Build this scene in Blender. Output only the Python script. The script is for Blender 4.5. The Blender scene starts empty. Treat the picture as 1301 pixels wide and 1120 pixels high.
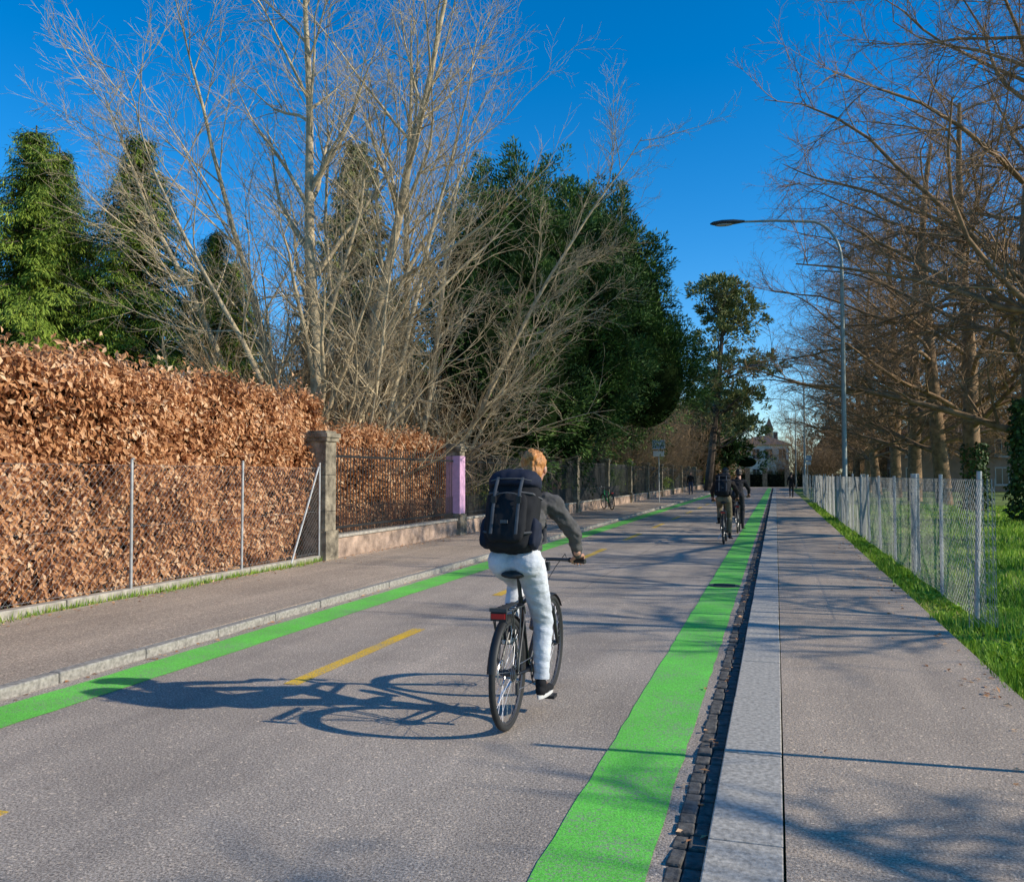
import bpy, math, random
import numpy as np
from mathutils import Vector, Matrix, noise
R_=math.radians
rng=np.random.default_rng(11)
random.seed(5)
scene=bpy.context.scene
COL=scene.collection

# ------------------------------------------------------------------ helpers
def link(ob,parent=None):
    COL.objects.link(ob)
    if parent: ob.parent=parent
    return ob
def empty(name,loc=(0,0,0),rot=0):
    e=bpy.data.objects.new(name,None); e.location=loc; e.rotation_euler=(0,0,rot); e.empty_display_size=.2
    return link(e)
def mesh_np(name,V,F,mats,rnd=None,smooth=False,midx=None,parent=None,obj=True):
    V=np.asarray(V,dtype=np.float32).reshape(-1,3); F=np.asarray(F,dtype=np.int32)
    me=bpy.data.meshes.new(name); k=F.shape[1]; m=F.shape[0]
    me.vertices.add(len(V)); me.vertices.foreach_set('co',V.ravel())
    me.loops.add(m*k); me.loops.foreach_set('vertex_index',F.ravel())
    me.polygons.add(m); me.polygons.foreach_set('loop_start',np.arange(0,m*k,k,dtype=np.int32))
    try: me.polygons.foreach_set('loop_total',np.full(m,k,dtype=np.int32))
    except Exception: pass
    for mt in mats: me.materials.append(mt)
    if midx is not None: me.polygons.foreach_set('material_index',np.asarray(midx,dtype=np.int32))
    me.polygons.foreach_set('use_smooth',np.full(m,smooth,dtype=bool))
    if rnd is not None:
        a=me.attributes.new('rnd','FLOAT','FACE'); a.data.foreach_set('value',np.asarray(rnd,dtype=np.float32))
    me.update(calc_edges=True)
    if not obj: return me
    return link(bpy.data.objects.new(name,me),parent)
def nrm(a): return a/np.maximum(np.linalg.norm(a,axis=-1,keepdims=True),1e-9)
def tubes(S,n):
    S=np.asarray(S,dtype=float); P0=S[:,0:3];P1=S[:,3:6];A=S[:,6];B=S[:,7]
    d=nrm(P1-P0); ref=np.where(np.abs(d[:,2:3])<.9,np.array([[0,0,1.]]),np.array([[1.,0,0]]))
    u=nrm(np.cross(d,ref)); v=np.cross(d,u)
    an=np.arange(n)*2*math.pi/n
    ring=u[:,None,:]*np.cos(an)[None,:,None]+v[:,None,:]*np.sin(an)[None,:,None]
    V=np.stack([P0[:,None,:]+ring*A[:,None,None],P1[:,None,:]+ring*B[:,None,None]],axis=1).reshape(-1,3)
    base=(np.arange(len(S))*2*n)[:,None]; i=np.arange(n)[None,:]; j=(i+1)%n
    F=np.stack([base+i,base+j,base+n+j,base+n+i],axis=-1).reshape(-1,4)
    return V,F
def merge(parts):
    Vs=[];Fs=[];o=0
    for V,F in parts:
        Vs.append(V);Fs.append(F+o);o+=len(V)
    return np.concatenate(Vs),np.concatenate(Fs)
def leaves(P,D,N,L,W,fold=.15):
    """diamond leaves: P base, D direction, N approx normal"""
    D=nrm(D); S=nrm(np.cross(D,N)); N2=np.cross(S,D)
    L=L[:,None];W=W[:,None]
    a=P; b=P+D*L*.45+S*W*.5+N2*W*fold; c=P+D*L; e=P+D*L*.45-S*W*.5+N2*W*fold
    V=np.stack([a,b,c,e],axis=1).reshape(-1,3)
    F=np.arange(len(P)*4).reshape(-1,4)
    return V,F
class MB:
    def __init__(s): s.V=[];s.F=[];s.I=[]
    def add(s,vs,fs,mi=0):
        o=len(s.V); s.V+= [tuple(v) for v in vs]; s.F+=[tuple(o+i for i in f) for f in fs]; s.I+=[mi]*len(fs)
    def sweep(s,pts,radii,n=8,mi=0,caps=True,sq=1.0,closed=False):
        pts=[Vector(p) for p in pts]; m=len(pts)
        if not hasattr(radii,'__len__'): radii=[radii]*m
        vs=[];prev=None
        for i,p in enumerate(pts):
            if closed: d=(pts[(i+1)%m]-pts[i-1]).normalized()
            else: d=(pts[min(i+1,m-1)]-pts[max(i-1,0)]).normalized()
            if prev is None:
                ref=Vector((0,0,1)) if abs(d.z)<.9 else Vector((1,0,0))
                u=d.cross(ref).normalized()
            else:
                u=(prev-d*prev.dot(d)).normalized()
            prev=u; v=d.cross(u)
            for k in range(n):
                a=2*math.pi*k/n; vs.append(p+u*math.cos(a)*radii[i]+v*math.sin(a)*radii[i]*sq)
        fs=[]
        for i in range(m if closed else m-1):
            i2=(i+1)%m
            for k in range(n):
                k2=(k+1)%n; fs.append((i*n+k,i*n+k2,i2*n+k2,i2*n+k))
        if caps and not closed:
            fs.append(tuple(range(n-1,-1,-1))); fs.append(tuple((m-1)*n+k for k in range(n)))
        s.add(vs,fs,mi)
    def box(s,c,h,mi=0,R=None):
        c=Vector(c);vs=[]
        for x in(-1,1):
            for y in(-1,1):
                for z in(-1,1):
                    v=Vector((x*h[0],y*h[1],z*h[2]))
                    if R is not None: v=R@v
                    vs.append(c+v)
        s.add(vs,[(0,1,3,2),(4,6,7,5),(0,4,5,1),(2,3,7,6),(0,2,6,4),(1,5,7,3)],mi)
    def torus(s,c,ax,R,r,n=40,m=8,mi=0):
        c=Vector(c);ax=Vector(ax).normalized();ref=Vector((0,0,1)) if abs(ax.z)<.9 else Vector((1,0,0))
        u=ax.cross(ref).normalized();v=ax.cross(u);pts=[c+u*math.cos(2*math.pi*i/n)*R+v*math.sin(2*math.pi*i/n)*R for i in range(n)]
        s.sweep(pts,r,m,mi,closed=True)
    def ball(s,c,r,mi=0,n=14,m=9,R=None):
        if not hasattr(r,'__len__'): r=(r,r,r)
        c=Vector(c);vs=[]
        def tr(v):
            v=Vector((v[0]*r[0],v[1]*r[1],v[2]*r[2]))
            return c+(R@v if R is not None else v)
        vs.append(tr((0,0,-1)))
        for i in range(1,m):
            ph=-math.pi/2+math.pi*i/m
            for k in range(n):
                a=2*math.pi*k/n; vs.append(tr((math.cos(a)*math.cos(ph),math.sin(a)*math.cos(ph),math.sin(ph))))
        vs.append(tr((0,0,1)));fs=[]
        for k in range(n): fs.append((0,1+(k+1)%n,1+k))
        for i in range(m-2):
            for k in range(n):
                k2=(k+1)%n;a=1+i*n;fs.append((a+k,a+k2,a+n+k2,a+n+k))
        l=len(vs)-1;a=1+(m-2)*n
        for k in range(n): fs.append((l,a+k,a+(k+1)%n))
        s.add(vs,fs,mi)
    def cap(s,p0,p1,r0,r1,mi=0,n=14):
        s.ball(p0,r0,mi,n);s.ball(p1,r1,mi,n);s.sweep([p0,p1],[r0,r1],n,mi)
    def loft(s,rings,mi=0,caps=True):
        n=len(rings[0]);vs=[v for r in rings for v in r];fs=[]
        for i in range(len(rings)-1):
            for k in range(n):
                k2=(k+1)%n;fs.append((i*n+k,i*n+k2,(i+1)*n+k2,(i+1)*n+k))
        if caps:
            fs.append(tuple(range(n-1,-1,-1)));fs.append(tuple((len(rings)-1)*n+k for k in range(n)))
        s.add(vs,fs,mi)
    def build(s,name,mats,parent=None,smooth=True,ang=40,bevel=0):
        me=bpy.data.meshes.new(name);me.from_pydata(s.V,[],s.F)
        for m in mats: me.materials.append(m)
        me.polygons.foreach_set('material_index',s.I)
        if smooth:
            me.polygons.foreach_set('use_smooth',[True]*len(s.F))
            try: me.set_sharp_from_angle(angle=R_(ang))
            except Exception: pass
        me.update()
        ob=link(bpy.data.objects.new(name,me),parent)
        if bevel:
            b=ob.modifiers.new('b','BEVEL');b.width=bevel;b.segments=2;b.limit_method='ANGLE'
        return ob
    def remesh(s,name,mats,voxel,parent=None,sm=4,wr=0,wscale=(30,30,30)):
        me=bpy.data.meshes.new(name+'_src');me.from_pydata(s.V,[],s.F);me.update()
        ob=bpy.data.objects.new(name+'_src',me);COL.objects.link(ob)
        m=ob.modifiers.new('r','REMESH');m.mode='VOXEL';m.voxel_size=voxel;m.use_smooth_shade=True
        if sm:
            q=ob.modifiers.new('s','SMOOTH');q.factor=.5;q.iterations=sm
        bpy.context.view_layer.update()
        dg=bpy.context.evaluated_depsgraph_get()
        new=bpy.data.meshes.new_from_object(ob.evaluated_get(dg));new.name=name
        bpy.data.objects.remove(ob);bpy.data.meshes.remove(me)
        if wr:
            nn=[v.normal.copy() for v in new.vertices]
            for v,nr in zip(new.vertices,nn):
                p=v.co;q=Vector((p.x*wscale[0],p.y*wscale[1],p.z*wscale[2]+abs(p.x)*12))
                f=noise.noise(q)+.6*abs(noise.noise(q*2.1+Vector((7,3,1))))
                v.co=p+nr*wr*f
        new.materials.clear()
        for mt in mats:new.materials.append(mt)
        new.polygons.foreach_set('material_index',[0]*len(new.polygons))
        new.polygons.foreach_set('use_smooth',[True]*len(new.polygons));new.update()
        return link(bpy.data.objects.new(name,new),parent)

# ------------------------------------------------------------------ materials
def M(name):
    m=bpy.data.materials.new(name);m.use_nodes=True;nt=m.node_tree
    return m,nt,nt.nodes['Principled BSDF']
def N(nt,t,**k):
    n=nt.nodes.new(t)
    for a,b in k.items():
        if a in n.inputs: n.inputs[a].default_value=b
        else: setattr(n,a,b)
    return n
def coords(nt,scale=(1,1,1)):
    t=N(nt,'ShaderNodeTexCoord');mp=N(nt,'ShaderNodeMapping');mp.inputs['Scale'].default_value=scale
    nt.links.new(t.outputs['Object'],mp.inputs['Vector']);return mp.outputs['Vector']
def ramp(nt,fac,stops):
    r=N(nt,'ShaderNodeValToRGB');e=r.color_ramp.elements
    while len(e)<len(stops): e.new(.5)
    for i,(p,c) in enumerate(stops):
        e[i].position=p;e[i].color=(*c,1) if len(c)==3 else c
    nt.links.new(fac,r.inputs['Fac']);return r.outputs['Color']
def noi(nt,vec,scale,detail=3,rough=.55):
    n=N(nt,'ShaderNodeTexNoise',Scale=scale,Detail=detail,Roughness=rough);nt.links.new(vec,n.inputs['Vector']);return n.outputs['Fac']
def mixc(nt,a,b,f,mode='MIX'):
    m=N(nt,'ShaderNodeMix');m.data_type='RGBA';m.blend_type=mode
    for s,v in((m.inputs[6],a),(m.inputs[7],b)):
        if isinstance(v,tuple): s.default_value=(*v,1) if len(v)==3 else v
        else: nt.links.new(v,s)
    if isinstance(f,(int,float)): m.inputs[0].default_value=f
    else: nt.links.new(f,m.inputs[0])
    return m.outputs[2]
def bump(nt,b,h,strength,dist=.01):
    n=N(nt,'ShaderNodeBump',Strength=strength,Distance=dist);nt.links.new(h,n.inputs['Height']);nt.links.new(n.outputs['Normal'],b.inputs['Normal'])
def simple(name,c,rough=.6,metal=0,amt=.25,sc=8,bs=0,bsc=60,bd=.01,spec=.5,scale=(1,1,1)):
    m,nt,b=M(name);v=coords(nt,scale);f=noi(nt,v,sc,4)
    lo=tuple(x*(1-amt) for x in c);hi=tuple(min(1,x*(1+amt)) for x in c)
    nt.links.new(ramp(nt,f,[(.3,lo),(.7,hi)]),b.inputs['Base Color'])
    b.inputs['Roughness'].default_value=rough;b.inputs['Metallic'].default_value=metal
    b.inputs['Specular IOR Level'].default_value=spec
    if bs: bump(nt,b,noi(nt,v,bsc,3),bs,bd)
    return m
def foliage(name,stops,trans=.3,rough=.6,tcol=None):
    m,nt,b=M(name)
    a=N(nt,'ShaderNodeAttribute');a.attribute_name='rnd'
    c=ramp(nt,a.outputs['Fac'],stops)
    nt.links.new(c,b.inputs['Base Color']);b.inputs['Roughness'].default_value=rough;b.inputs['Specular IOR Level'].default_value=.25
    if trans:
        t=N(nt,'ShaderNodeBsdfTranslucent');nt.links.new(c,t.inputs['Color'])
        mx=N(nt,'ShaderNodeMixShader');mx.inputs[0].default_value=trans
        nt.links.new(b.outputs[0],mx.inputs[1]);nt.links.new(t.outputs[0],mx.inputs[2])
        nt.links.new(mx.outputs[0],nt.nodes['Material Output'].inputs['Surface'])
    return m
def asphalt(name,c0,c1,patch=.18):
    m,nt,b=M(name);v=coords(nt)
    f=noi(nt,v,80,3,.75);c=ramp(nt,f,[(.36,c0),(.5,tuple((a+d)/2 for a,d in zip(c0,c1))),(.64,c1)])
    vo=N(nt,'ShaderNodeTexVoronoi',Scale=70.0);nt.links.new(v,vo.inputs['Vector'])
    sp=ramp(nt,vo.outputs['Color'],[(.0,(.45,.45,.46)),(.2,(1,1,1)),(.78,(1,1,1)),(.93,(2.1,2.0,1.8))])
    c=mixc(nt,c,sp,.7,'MULTIPLY')
    g=noi(nt,v,.55,5,.6);gr=ramp(nt,g,[(.35,(1-patch,)*3),(.65,(1+patch*.6,)*3)])
    c=mixc(nt,c,gr,1.0,'MULTIPLY')
    v2=coords(nt,(1.5,.12,1));g2=noi(nt,v2,1.6,4,.6);gr2=ramp(nt,g2,[(.35,(.86,.86,.86)),(.65,(1.08,1.07,1.05))])
    c=mixc(nt,c,gr2,1.0,'MULTIPLY')
    st=ramp(nt,noi(nt,v,6.5,3,.5),[(.68,(1,1,1)),(.77,(.76,.75,.73))]);c=mixc(nt,c,st,1.0,'MULTIPLY')
    nt.links.new(c,b.inputs['Base Color']);b.inputs['Roughness'].default_value=.85;b.inputs['Specular IOR Level'].default_value=.3
    bump(nt,b,noi(nt,v,90,3,.75),.85,.008);return m
def paint(name,c,under,wear=.62):
    m,nt,b=M(name);v=coords(nt)
    f=noi(nt,v,70,4,.75);g=noi(nt,v,2.2,4,.6)
    ad=N(nt,'ShaderNodeMath');ad.operation='MULTIPLY_ADD';nt.links.new(g,ad.inputs[0]);ad.inputs[1].default_value=.35;nt.links.new(f,ad.inputs[2])
    k=ramp(nt,ad.outputs[0],[(wear,(0,0,0)),(wear+.12,(1,1,1))])
    cc=ramp(nt,noi(nt,v,1.3,5),[(.3,tuple(x*.84 for x in c)),(.7,tuple(min(1,x*1.1) for x in c))])
    fg=ramp(nt,noi(nt,v,90,3,.7),[(.35,(.62,.64,.62)),(.6,(1.1,1.1,1.1))])
    cc=mixc(nt,cc,fg,1.0,'MULTIPLY')
    nt.links.new(mixc(nt,cc,under,k),b.inputs['Base Color']);b.inputs['Roughness'].default_value=.7
    bump(nt,b,noi(nt,v,90,3,.75),.6,.007);return m

m_road=asphalt('asphalt_road',(.18,.147,.117),(.66,.55,.45))
m_pave=asphalt('asphalt_pavement',(.225,.172,.128),(.68,.545,.42),.12)
m_green=paint('green_paint',(.17,.70,.075),(.3,.3,.24),.70)
m_orange=paint('orange_paint',(.92,.55,.03),(.35,.31,.25),.68)
m_granite=simple('granite',(.42,.38,.32),.75,amt=.4,sc=38,bs=.4,bsc=90,bd=.005)
m_kerbL=simple('grey_granite',(.30,.275,.235),.8,amt=.4,sc=30,bs=.4,bsc=90,bd=.005)
m_sett=simple('dark_setts',(.10,.092,.08),.8,amt=.6,sc=22,bs=.6,bsc=50,bd=.01)
m_gut=simple('gutter_dirt',(.05,.043,.034),.95,amt=.5,sc=20)
m_concrete=simple('concrete',(.38,.34,.28),.85,amt=.3,sc=10,bs=.4,bsc=60)
m_wall=simple('sandstone_wall',(.38,.27,.20),.9,amt=.55,sc=3.5,bs=.8,bsc=14,bd=.03)
m_pillar=simple('weathered_stone',(.24,.20,.14),.9,amt=.7,sc=5,bs=.8,bsc=22,bd=.03)
m_pink=simple('pink_poster',(.72,.42,.60),.6,amt=.12,sc=10)
m_iron=simple('black_iron',(.018,.018,.018),.5,amt=.3,sc=20)
m_galv=simple('galvanised_steel',(.42,.42,.41),.5,.4,amt=.25,sc=12)
m_wire=simple('galvanised_wire',(.33,.33,.31),.55,.3,amt=.2,sc=5)
m_earth=simple('earth',(.12,.085,.055),.95,amt=.5,sc=1.5,bs=.5,bsc=12,bd=.05)
m_grassg=simple('grass_ground',(.15,.21,.035),.95,amt=.55,sc=1.1,bs=.7,bsc=25,bd=.05)
m_barkL=simple('pale_bark',(.46,.36,.22),.85,amt=.45,sc=5,bs=.5,bsc=30,bd=.02)
m_barkR=simple('brown_bark',(.26,.158,.078),.9,amt=.5,sc=4,bs=.5,bsc=25,bd=.03)
m_barkD=simple('dark_bark',(.10,.07,.05),.9,amt=.4,sc=5)
m_beech=foliage('beech_leaves',[(0,(.15,.055,.022)),(.3,(.44,.19,.075)),(.65,(.74,.41,.20)),(1,(.90,.66,.42))],.25)
m_grass=foliage('grass_blades',[(0,(.10,.21,.015)),(.5,(.26,.46,.04)),(.85,(.48,.58,.09)),(1,(.58,.50,.20))],.3)
m_spruce=foliage('spruce_needles',[(0,(.045,.075,.010)),(.5,(.16,.24,.025)),(1,(.36,.43,.06))],0)
m_yew=foliage('yew_foliage',[(0,(.010,.028,.006)),(.5,(.036,.086,.016)),(1,(.115,.20,.036))],0)
m_pine=foliage('pine_needles',[(0,(.07,.09,.025)),(.5,(.17,.19,.06)),(1,(.32,.31,.12))],0)
m_ivy=foliage('ivy_leaves',[(0,(.02,.04,.01)),(.6,(.055,.10,.02)),(1,(.13,.20,.05))],0)
m_hedgeg=foliage('green_hedge_leaves',[(0,(.10,.20,.02)),(.6,(.24,.42,.04)),(1,(.42,.58,.1))],.2)
m_brownf=foliage('brown_woodland',[(0,(.06,.045,.025)),(.5,(.16,.115,.065)),(1,(.28,.21,.12))],0)
m_core=simple('foliage_core_shade',(.010,.018,.006),1,amt=.3,sc=3,spec=0)  # near-black colour stands in for deep shade inside the foliage
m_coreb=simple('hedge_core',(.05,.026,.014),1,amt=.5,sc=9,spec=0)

# ------------------------------------------------------------------ world, sun, camera
w=bpy.data.worlds.new("World");scene.world=w;w.use_nodes=True
nt=w.node_tree;bg=nt.nodes['Background']
SUN_EL=R_(27.0);SUN_DIR=Vector((math.cos(SUN_EL)*.998,math.cos(SUN_EL)*.055,math.sin(SUN_EL))).normalized()
sk=nt.nodes.new('ShaderNodeTexSky');sk.sky_type='NISHITA';sk.sun_disc=False;sk.sun_elevation=SUN_EL
sk.sun_rotation=math.atan2(SUN_DIR.x,SUN_DIR.y);sk.altitude=900;sk.air_density=1.0;sk.dust_density=.1;sk.ozone_density=4.0
hs=nt.nodes.new('ShaderNodeHueSaturation');hs.inputs['Saturation'].default_value=1.36;hs.inputs['Value'].default_value=1.30
nt.links.new(sk.outputs[0],hs.inputs['Color'])
nt.links.new(hs.outputs[0],bg.inputs['Color']);bg.inputs['Strength'].default_value=.15
sl=bpy.data.lights.new('sun','SUN');sl.energy=5.0;sl.angle=R_(.5);sl.color=(1,.92,.77)
so=bpy.data.objects.new('sun',sl);link(so);so.rotation_euler=SUN_DIR.to_track_quat('Z','Y').to_euler();so.location=(20,0,30)
cam=bpy.data.cameras.new('camera');cam.sensor_width=36;cam.lens=1100/1301*36;cam.clip_end=3000
co=bpy.data.objects.new('camera',cam);link(co);co.location=(0,0,1.6);co.rotation_euler=(R_(92.24),0,R_(16.94));scene.camera=co
scene.view_settings.view_transform='Standard';scene.view_settings.look='None';scene.view_settings.exposure=0

# ------------------------------------------------------------------ ground, road
def sheet(name,x0,x1,y0,y1,z,mat,nx=1,ny=1,jit=0):
    xs=np.linspace(x0,x1,nx+1);ys=np.linspace(y0,y1,ny+1)
    V=np.array([(x,y,z) for y in ys for x in xs])
    F=[(j*(nx+1)+i,j*(nx+1)+i+1,(j+1)*(nx+1)+i+1,(j+1)*(nx+1)+i) for j in range(ny) for i in range(nx)]
    return mesh_np(name,V,F,[mat])
sheet('ground',-600,600,-300,1200,-.03,m_grassg)
sheet('road',-5.30,-.44,-12,112,0,m_road)
sheet('gutter',-.47,-.28,-12,112,-.006,m_gut)
sheet('cross_road',-60,60,112.01,118,0,m_road)
sheet('garden_soil',-60,-7.9,-12,110,-.012,m_earth)
def slab(name,x0,x1,y0,y1,z0,z1,mat,bevel=0):
    b=MB();b.box(((x0+x1)/2,(y0+y1)/2,(z0+z1)/2),((x1-x0)/2,(y1-y0)/2,(z1-z0)/2));return b.build(name,[mat],smooth=False,bevel=bevel)
slab('pavement',.022,1.62,-12,111,-.2,.05,m_pave)
slab('pavement',-7.72,-5.40,-12,111,-.2,.08,m_pave)
b=MB();y=-6
while y<111:
    L=random.uniform(.95,1.25);dz=random.uniform(-.003,.003)
    b.box((-.14+random.uniform(-.003,.003),y+L/2,-.05+dz),(.155,L/2-.004,.10));y+=L
b.build('granite_kerb',[m_granite],smooth=False,bevel=.007)
b=MB();y=-6
while y<111:
    L=random.uniform(.9,1.1);dz=random.uniform(-.004,.004)
    b.box((-5.335+random.uniform(-.004,.004),y+L/2,-.05+dz),(.060,L/2-.005,.132));y+=L
b.build('granite_kerb',[m_kerbL],smooth=False,bevel=.014)
b=MB();y=-3
while y<70:
    L=random.uniform(.10,.18)
    sp=random.uniform(-.012,.012)
    for xx,wd in ((-.413+sp/2,.036+sp/2),(-.337+sp/2,.036-sp/2)):
        Rm=Matrix.Rotation(random.uniform(-.07,.07),3,'Z')@Matrix.Rotation(random.uniform(-.07,.07),3,'X')
        b.box((xx,y+L/2+random.uniform(-.006,.006),-.036+random.uniform(-.005,.006)),(wd,L/2-.006,.045),0,Rm)
    y+=L
b.build('gutter_setts',[m_sett],smooth=False,bevel=.009)
def band(name,x0,x1,y0,y1,mat,z=.004):
    n=max(2,int((y1-y0)/.25));ys=np.linspace(y0,y1,n)
    V=[];
    for yy in ys:
        V+= [(x0+rng.normal(0,.004),yy,z),(x1+rng.normal(0,.004),yy,z)]
    return [V,[(2*i,2*i+1,2*i+3,2*i+2) for i in range(n-1)]]
V,F=band('',-.955,-.515,-6,110,None);mesh_np('green_line',V,F,[m_green])
V,F=band('',-5.13,-4.70,-6,110,None);mesh_np('green_line',V,F,[m_green])
P=[]
for k in range(-1,18):
    V,F=band('',-3.63,-3.50,5.9+5.1*k,8.4+5.1*k,None);P.append((np.array(V),np.array(F)))
V,F=merge(P);mesh_np('orange_centre_line',V,F,[m_orange])
m_tar=simple('tar_seam',(.10,.088,.075),.6,amt=.3,sc=20)
P=[]
def seam(pts,wd,z):
    V=[];pts=np.array(pts,float)
    for i,p in enumerate(pts):
        d=pts[min(i+1,len(pts)-1)]-pts[max(i-1,0)];d/=np.linalg.norm(d);q=np.array([-d[1],d[0]])*wd*random.uniform(.3,1.1)
        V+=[(*(p-q),z),(*(p+q),z)]
    return np.array(V),np.array([(2*i,2*i+1,2*i+3,2*i+2) for i in range(len(pts)-1)])
P.append(seam([(-2.62+.01*math.sin(t*1.3)+random.uniform(-.006,.006),t) for t in np.arange(8.5,60,.3)],.005,.0022))
P.append(seam([(x,9.3+random.uniform(-.01,.01)) for x in np.arange(-4.68,-2.62,.2)],.005,.0024))
P.append(seam([(x,18.3+random.uniform(-.01,.01)) for x in np.arange(-4.68,-1.0,.2)],.007,.0024))
V,F=merge(P);mesh_np('tar_seams',V,F,[m_tar])
b=MB();b.sweep([(-.73,12.9,.006),(-.73,12.9,.012)],[.22,.22],28,0)
for i in range(5): b.box((-.73,12.78+i*.06,.014),(.15,.012,.003),1)
b.build('drain_cover',[simple('cast_iron',(.09,.08,.07),.7),m_iron],smooth=False)
b=MB();y=-4
while y<13.6:
    b.box((-7.79+random.uniform(-.004,.004),y+.6,.06+random.uniform(-.004,.004)),(.07,.593,.12));y+=1.2
b.build('concrete_edging',[m_concrete],smooth=False,bevel=.012)

# ------------------------------------------------------------------ fences
def chainlink(x,y0,y1,z0,z1,sp=.075,r=.0022,nsub=4):
    H=z1-z0;S=[];L=y1-y0
    k=-H
    bul=lambda y:.012*math.sin(y*2.6)
    while k<L:
        a=max(k,0);e=min(k+H,L)
        if e>a:
            ts=np.linspace(a,e,nsub+1)
            for p,q in zip(ts[:-1],ts[1:]):
                S.append((x+bul(p),y0+p,z0+p-k,x+bul(q),y0+q,z0+q-k,r,r))
                S.append((x+.004+bul(p),y0+p,z1-(p-k),x+.004+bul(q),y0+q,z1-(q-k),r,r))
        k+=sp
    return S
def rail(x,y0,y1,z,r=.003):
    ys=np.arange(y0,y1,.5);return [(x,a,z,x,min(a+.5,y1),z,r,r) for a in ys]
fe=empty('chain_link_fence',(0,0,0))
S=chainlink(-7.78,-1,13.75,.2,1.72,.088,.0018)
for z in(.22,.95,1.72): S+=rail(-7.775,-1,13.75,z)
V,F=tubes(S,3);mesh_np('wire_mesh',V,F,[m_wire],parent=fe)
b=MB()
for y in(-.4,2.0,4.35,6.7,9.05,11.4,13.72):
    b.sweep([(-7.75,y,.1),(-7.75+random.uniform(-.012,.012),y+random.uniform(-.012,.012),1.80)],.021,10)
    b.ball((-7.75,y,1.80),(.024,.024,.015))
b.sweep([(-7.72,12.75,.12),(-7.75,13.68,1.74)],.019,8)
b.build('posts',[m_galv],parent=fe)
fe=empty('chain_link_fence',(0,0,0))
S=chainlink(2.05,10.0,52,.05,1.55,.095,.002,3)
for z in(.1,.8,1.55): S+=rail(2.055,10,75,z)
for a in range(14):
    t=a/13;xx=2.05+.22*math.sin(t*5)*t;yy=10-.0-.28*t
    S.append((xx,yy,.05+.02*t,xx+random.uniform(-.02,.02),yy,1.56,.0022,.0022))
    for q in range(12):
        S.append((xx,yy,.1+q*.12,2.05+.22*math.sin((t+.077)*5)*(t+.077),yy-.02,.16+q*.12,.002,.002))
V,F=tubes(S,3);mesh_np('wire_mesh',V,F,[m_wire],parent=fe)
b=MB();y=10.4
b.sweep([(2.04,10.4,0),(2.10,10.42,1.64)],.027,10)
b.sweep([(2.10,5.22,0),(2.14,5.22,1.80)],.022,10)
y=12.65
while y<75:
    b.sweep([(2.08,y,0),(2.08+random.uniform(-.04,.04),y+random.uniform(-.05,.05),1.6+random.uniform(-.03,.04))],.024,8)
    y+=2.25+random.uniform(-.1,.1)
b.build('posts',[m_galv],parent=fe)
for yy in(15.4,24.2):
    b=MB();b.box((2.16,yy,.8),(.06,.06,.82));b.build('concrete_post',[m_concrete],smooth=False,bevel=.01)

slab('low_stone_wall',-7.98,-7.72,14.2,101,-.1,.44,m_wall,.02)
slab('wall_coping',-8.01,-7.69,14.2,101,.442,.50,m_concrete,.015)
S=[];y=14.3
while y<101:
    S.append((-7.85,y,.5,-7.85,y,2.08,.010,.010));S.append((-7.85,y,2.08,-7.85,y,2.17,.013,.001))
    if y<45: S.append((-7.85,y+.065,.5,-7.85,y+.065,1.05,.007,.007))
    y+=.13
V,F=tubes(S,4);
b=MB()
for z in(.62,1.95): b.box((-7.85,57.6,z),(.018,43.4,.022))
fe=empty('iron_railing');mesh_np('bars',V,F,[m_iron],parent=fe);b.build('rails',[m_iron],parent=fe,smooth=False)
def pillar(y,mats,wrap=False):
    b=MB();h=2.2
    b.box((0,0,.3),(.23,.23,.30));b.box((0,0,h/2+.3),(.19,.19,h/2-.3));b.box((0,0,2.235),(.225,.225,.035));b.box((0,0,2.31),(.25,.25,.04));b.box((0,0,2.37),(.19,.19,.022))
    for z in(.95,1.6): b.box((0,0,z),(.193,.193,.006),2)
    if wrap: b.box((0,0,1.35),(.196,.196,.73),1)
    o=b.build('stone_pillar',mats,smooth=False,bevel=.012);o.location=(-7.85,y,0)
for i,y in enumerate((13.97,20.8,27.6,34.4,41.2,48,54.8,61.6,68.4,75.2,82,88.8)):
    pillar(y,[m_pillar,m_pink,m_iron],wrap=(i==1))

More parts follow.
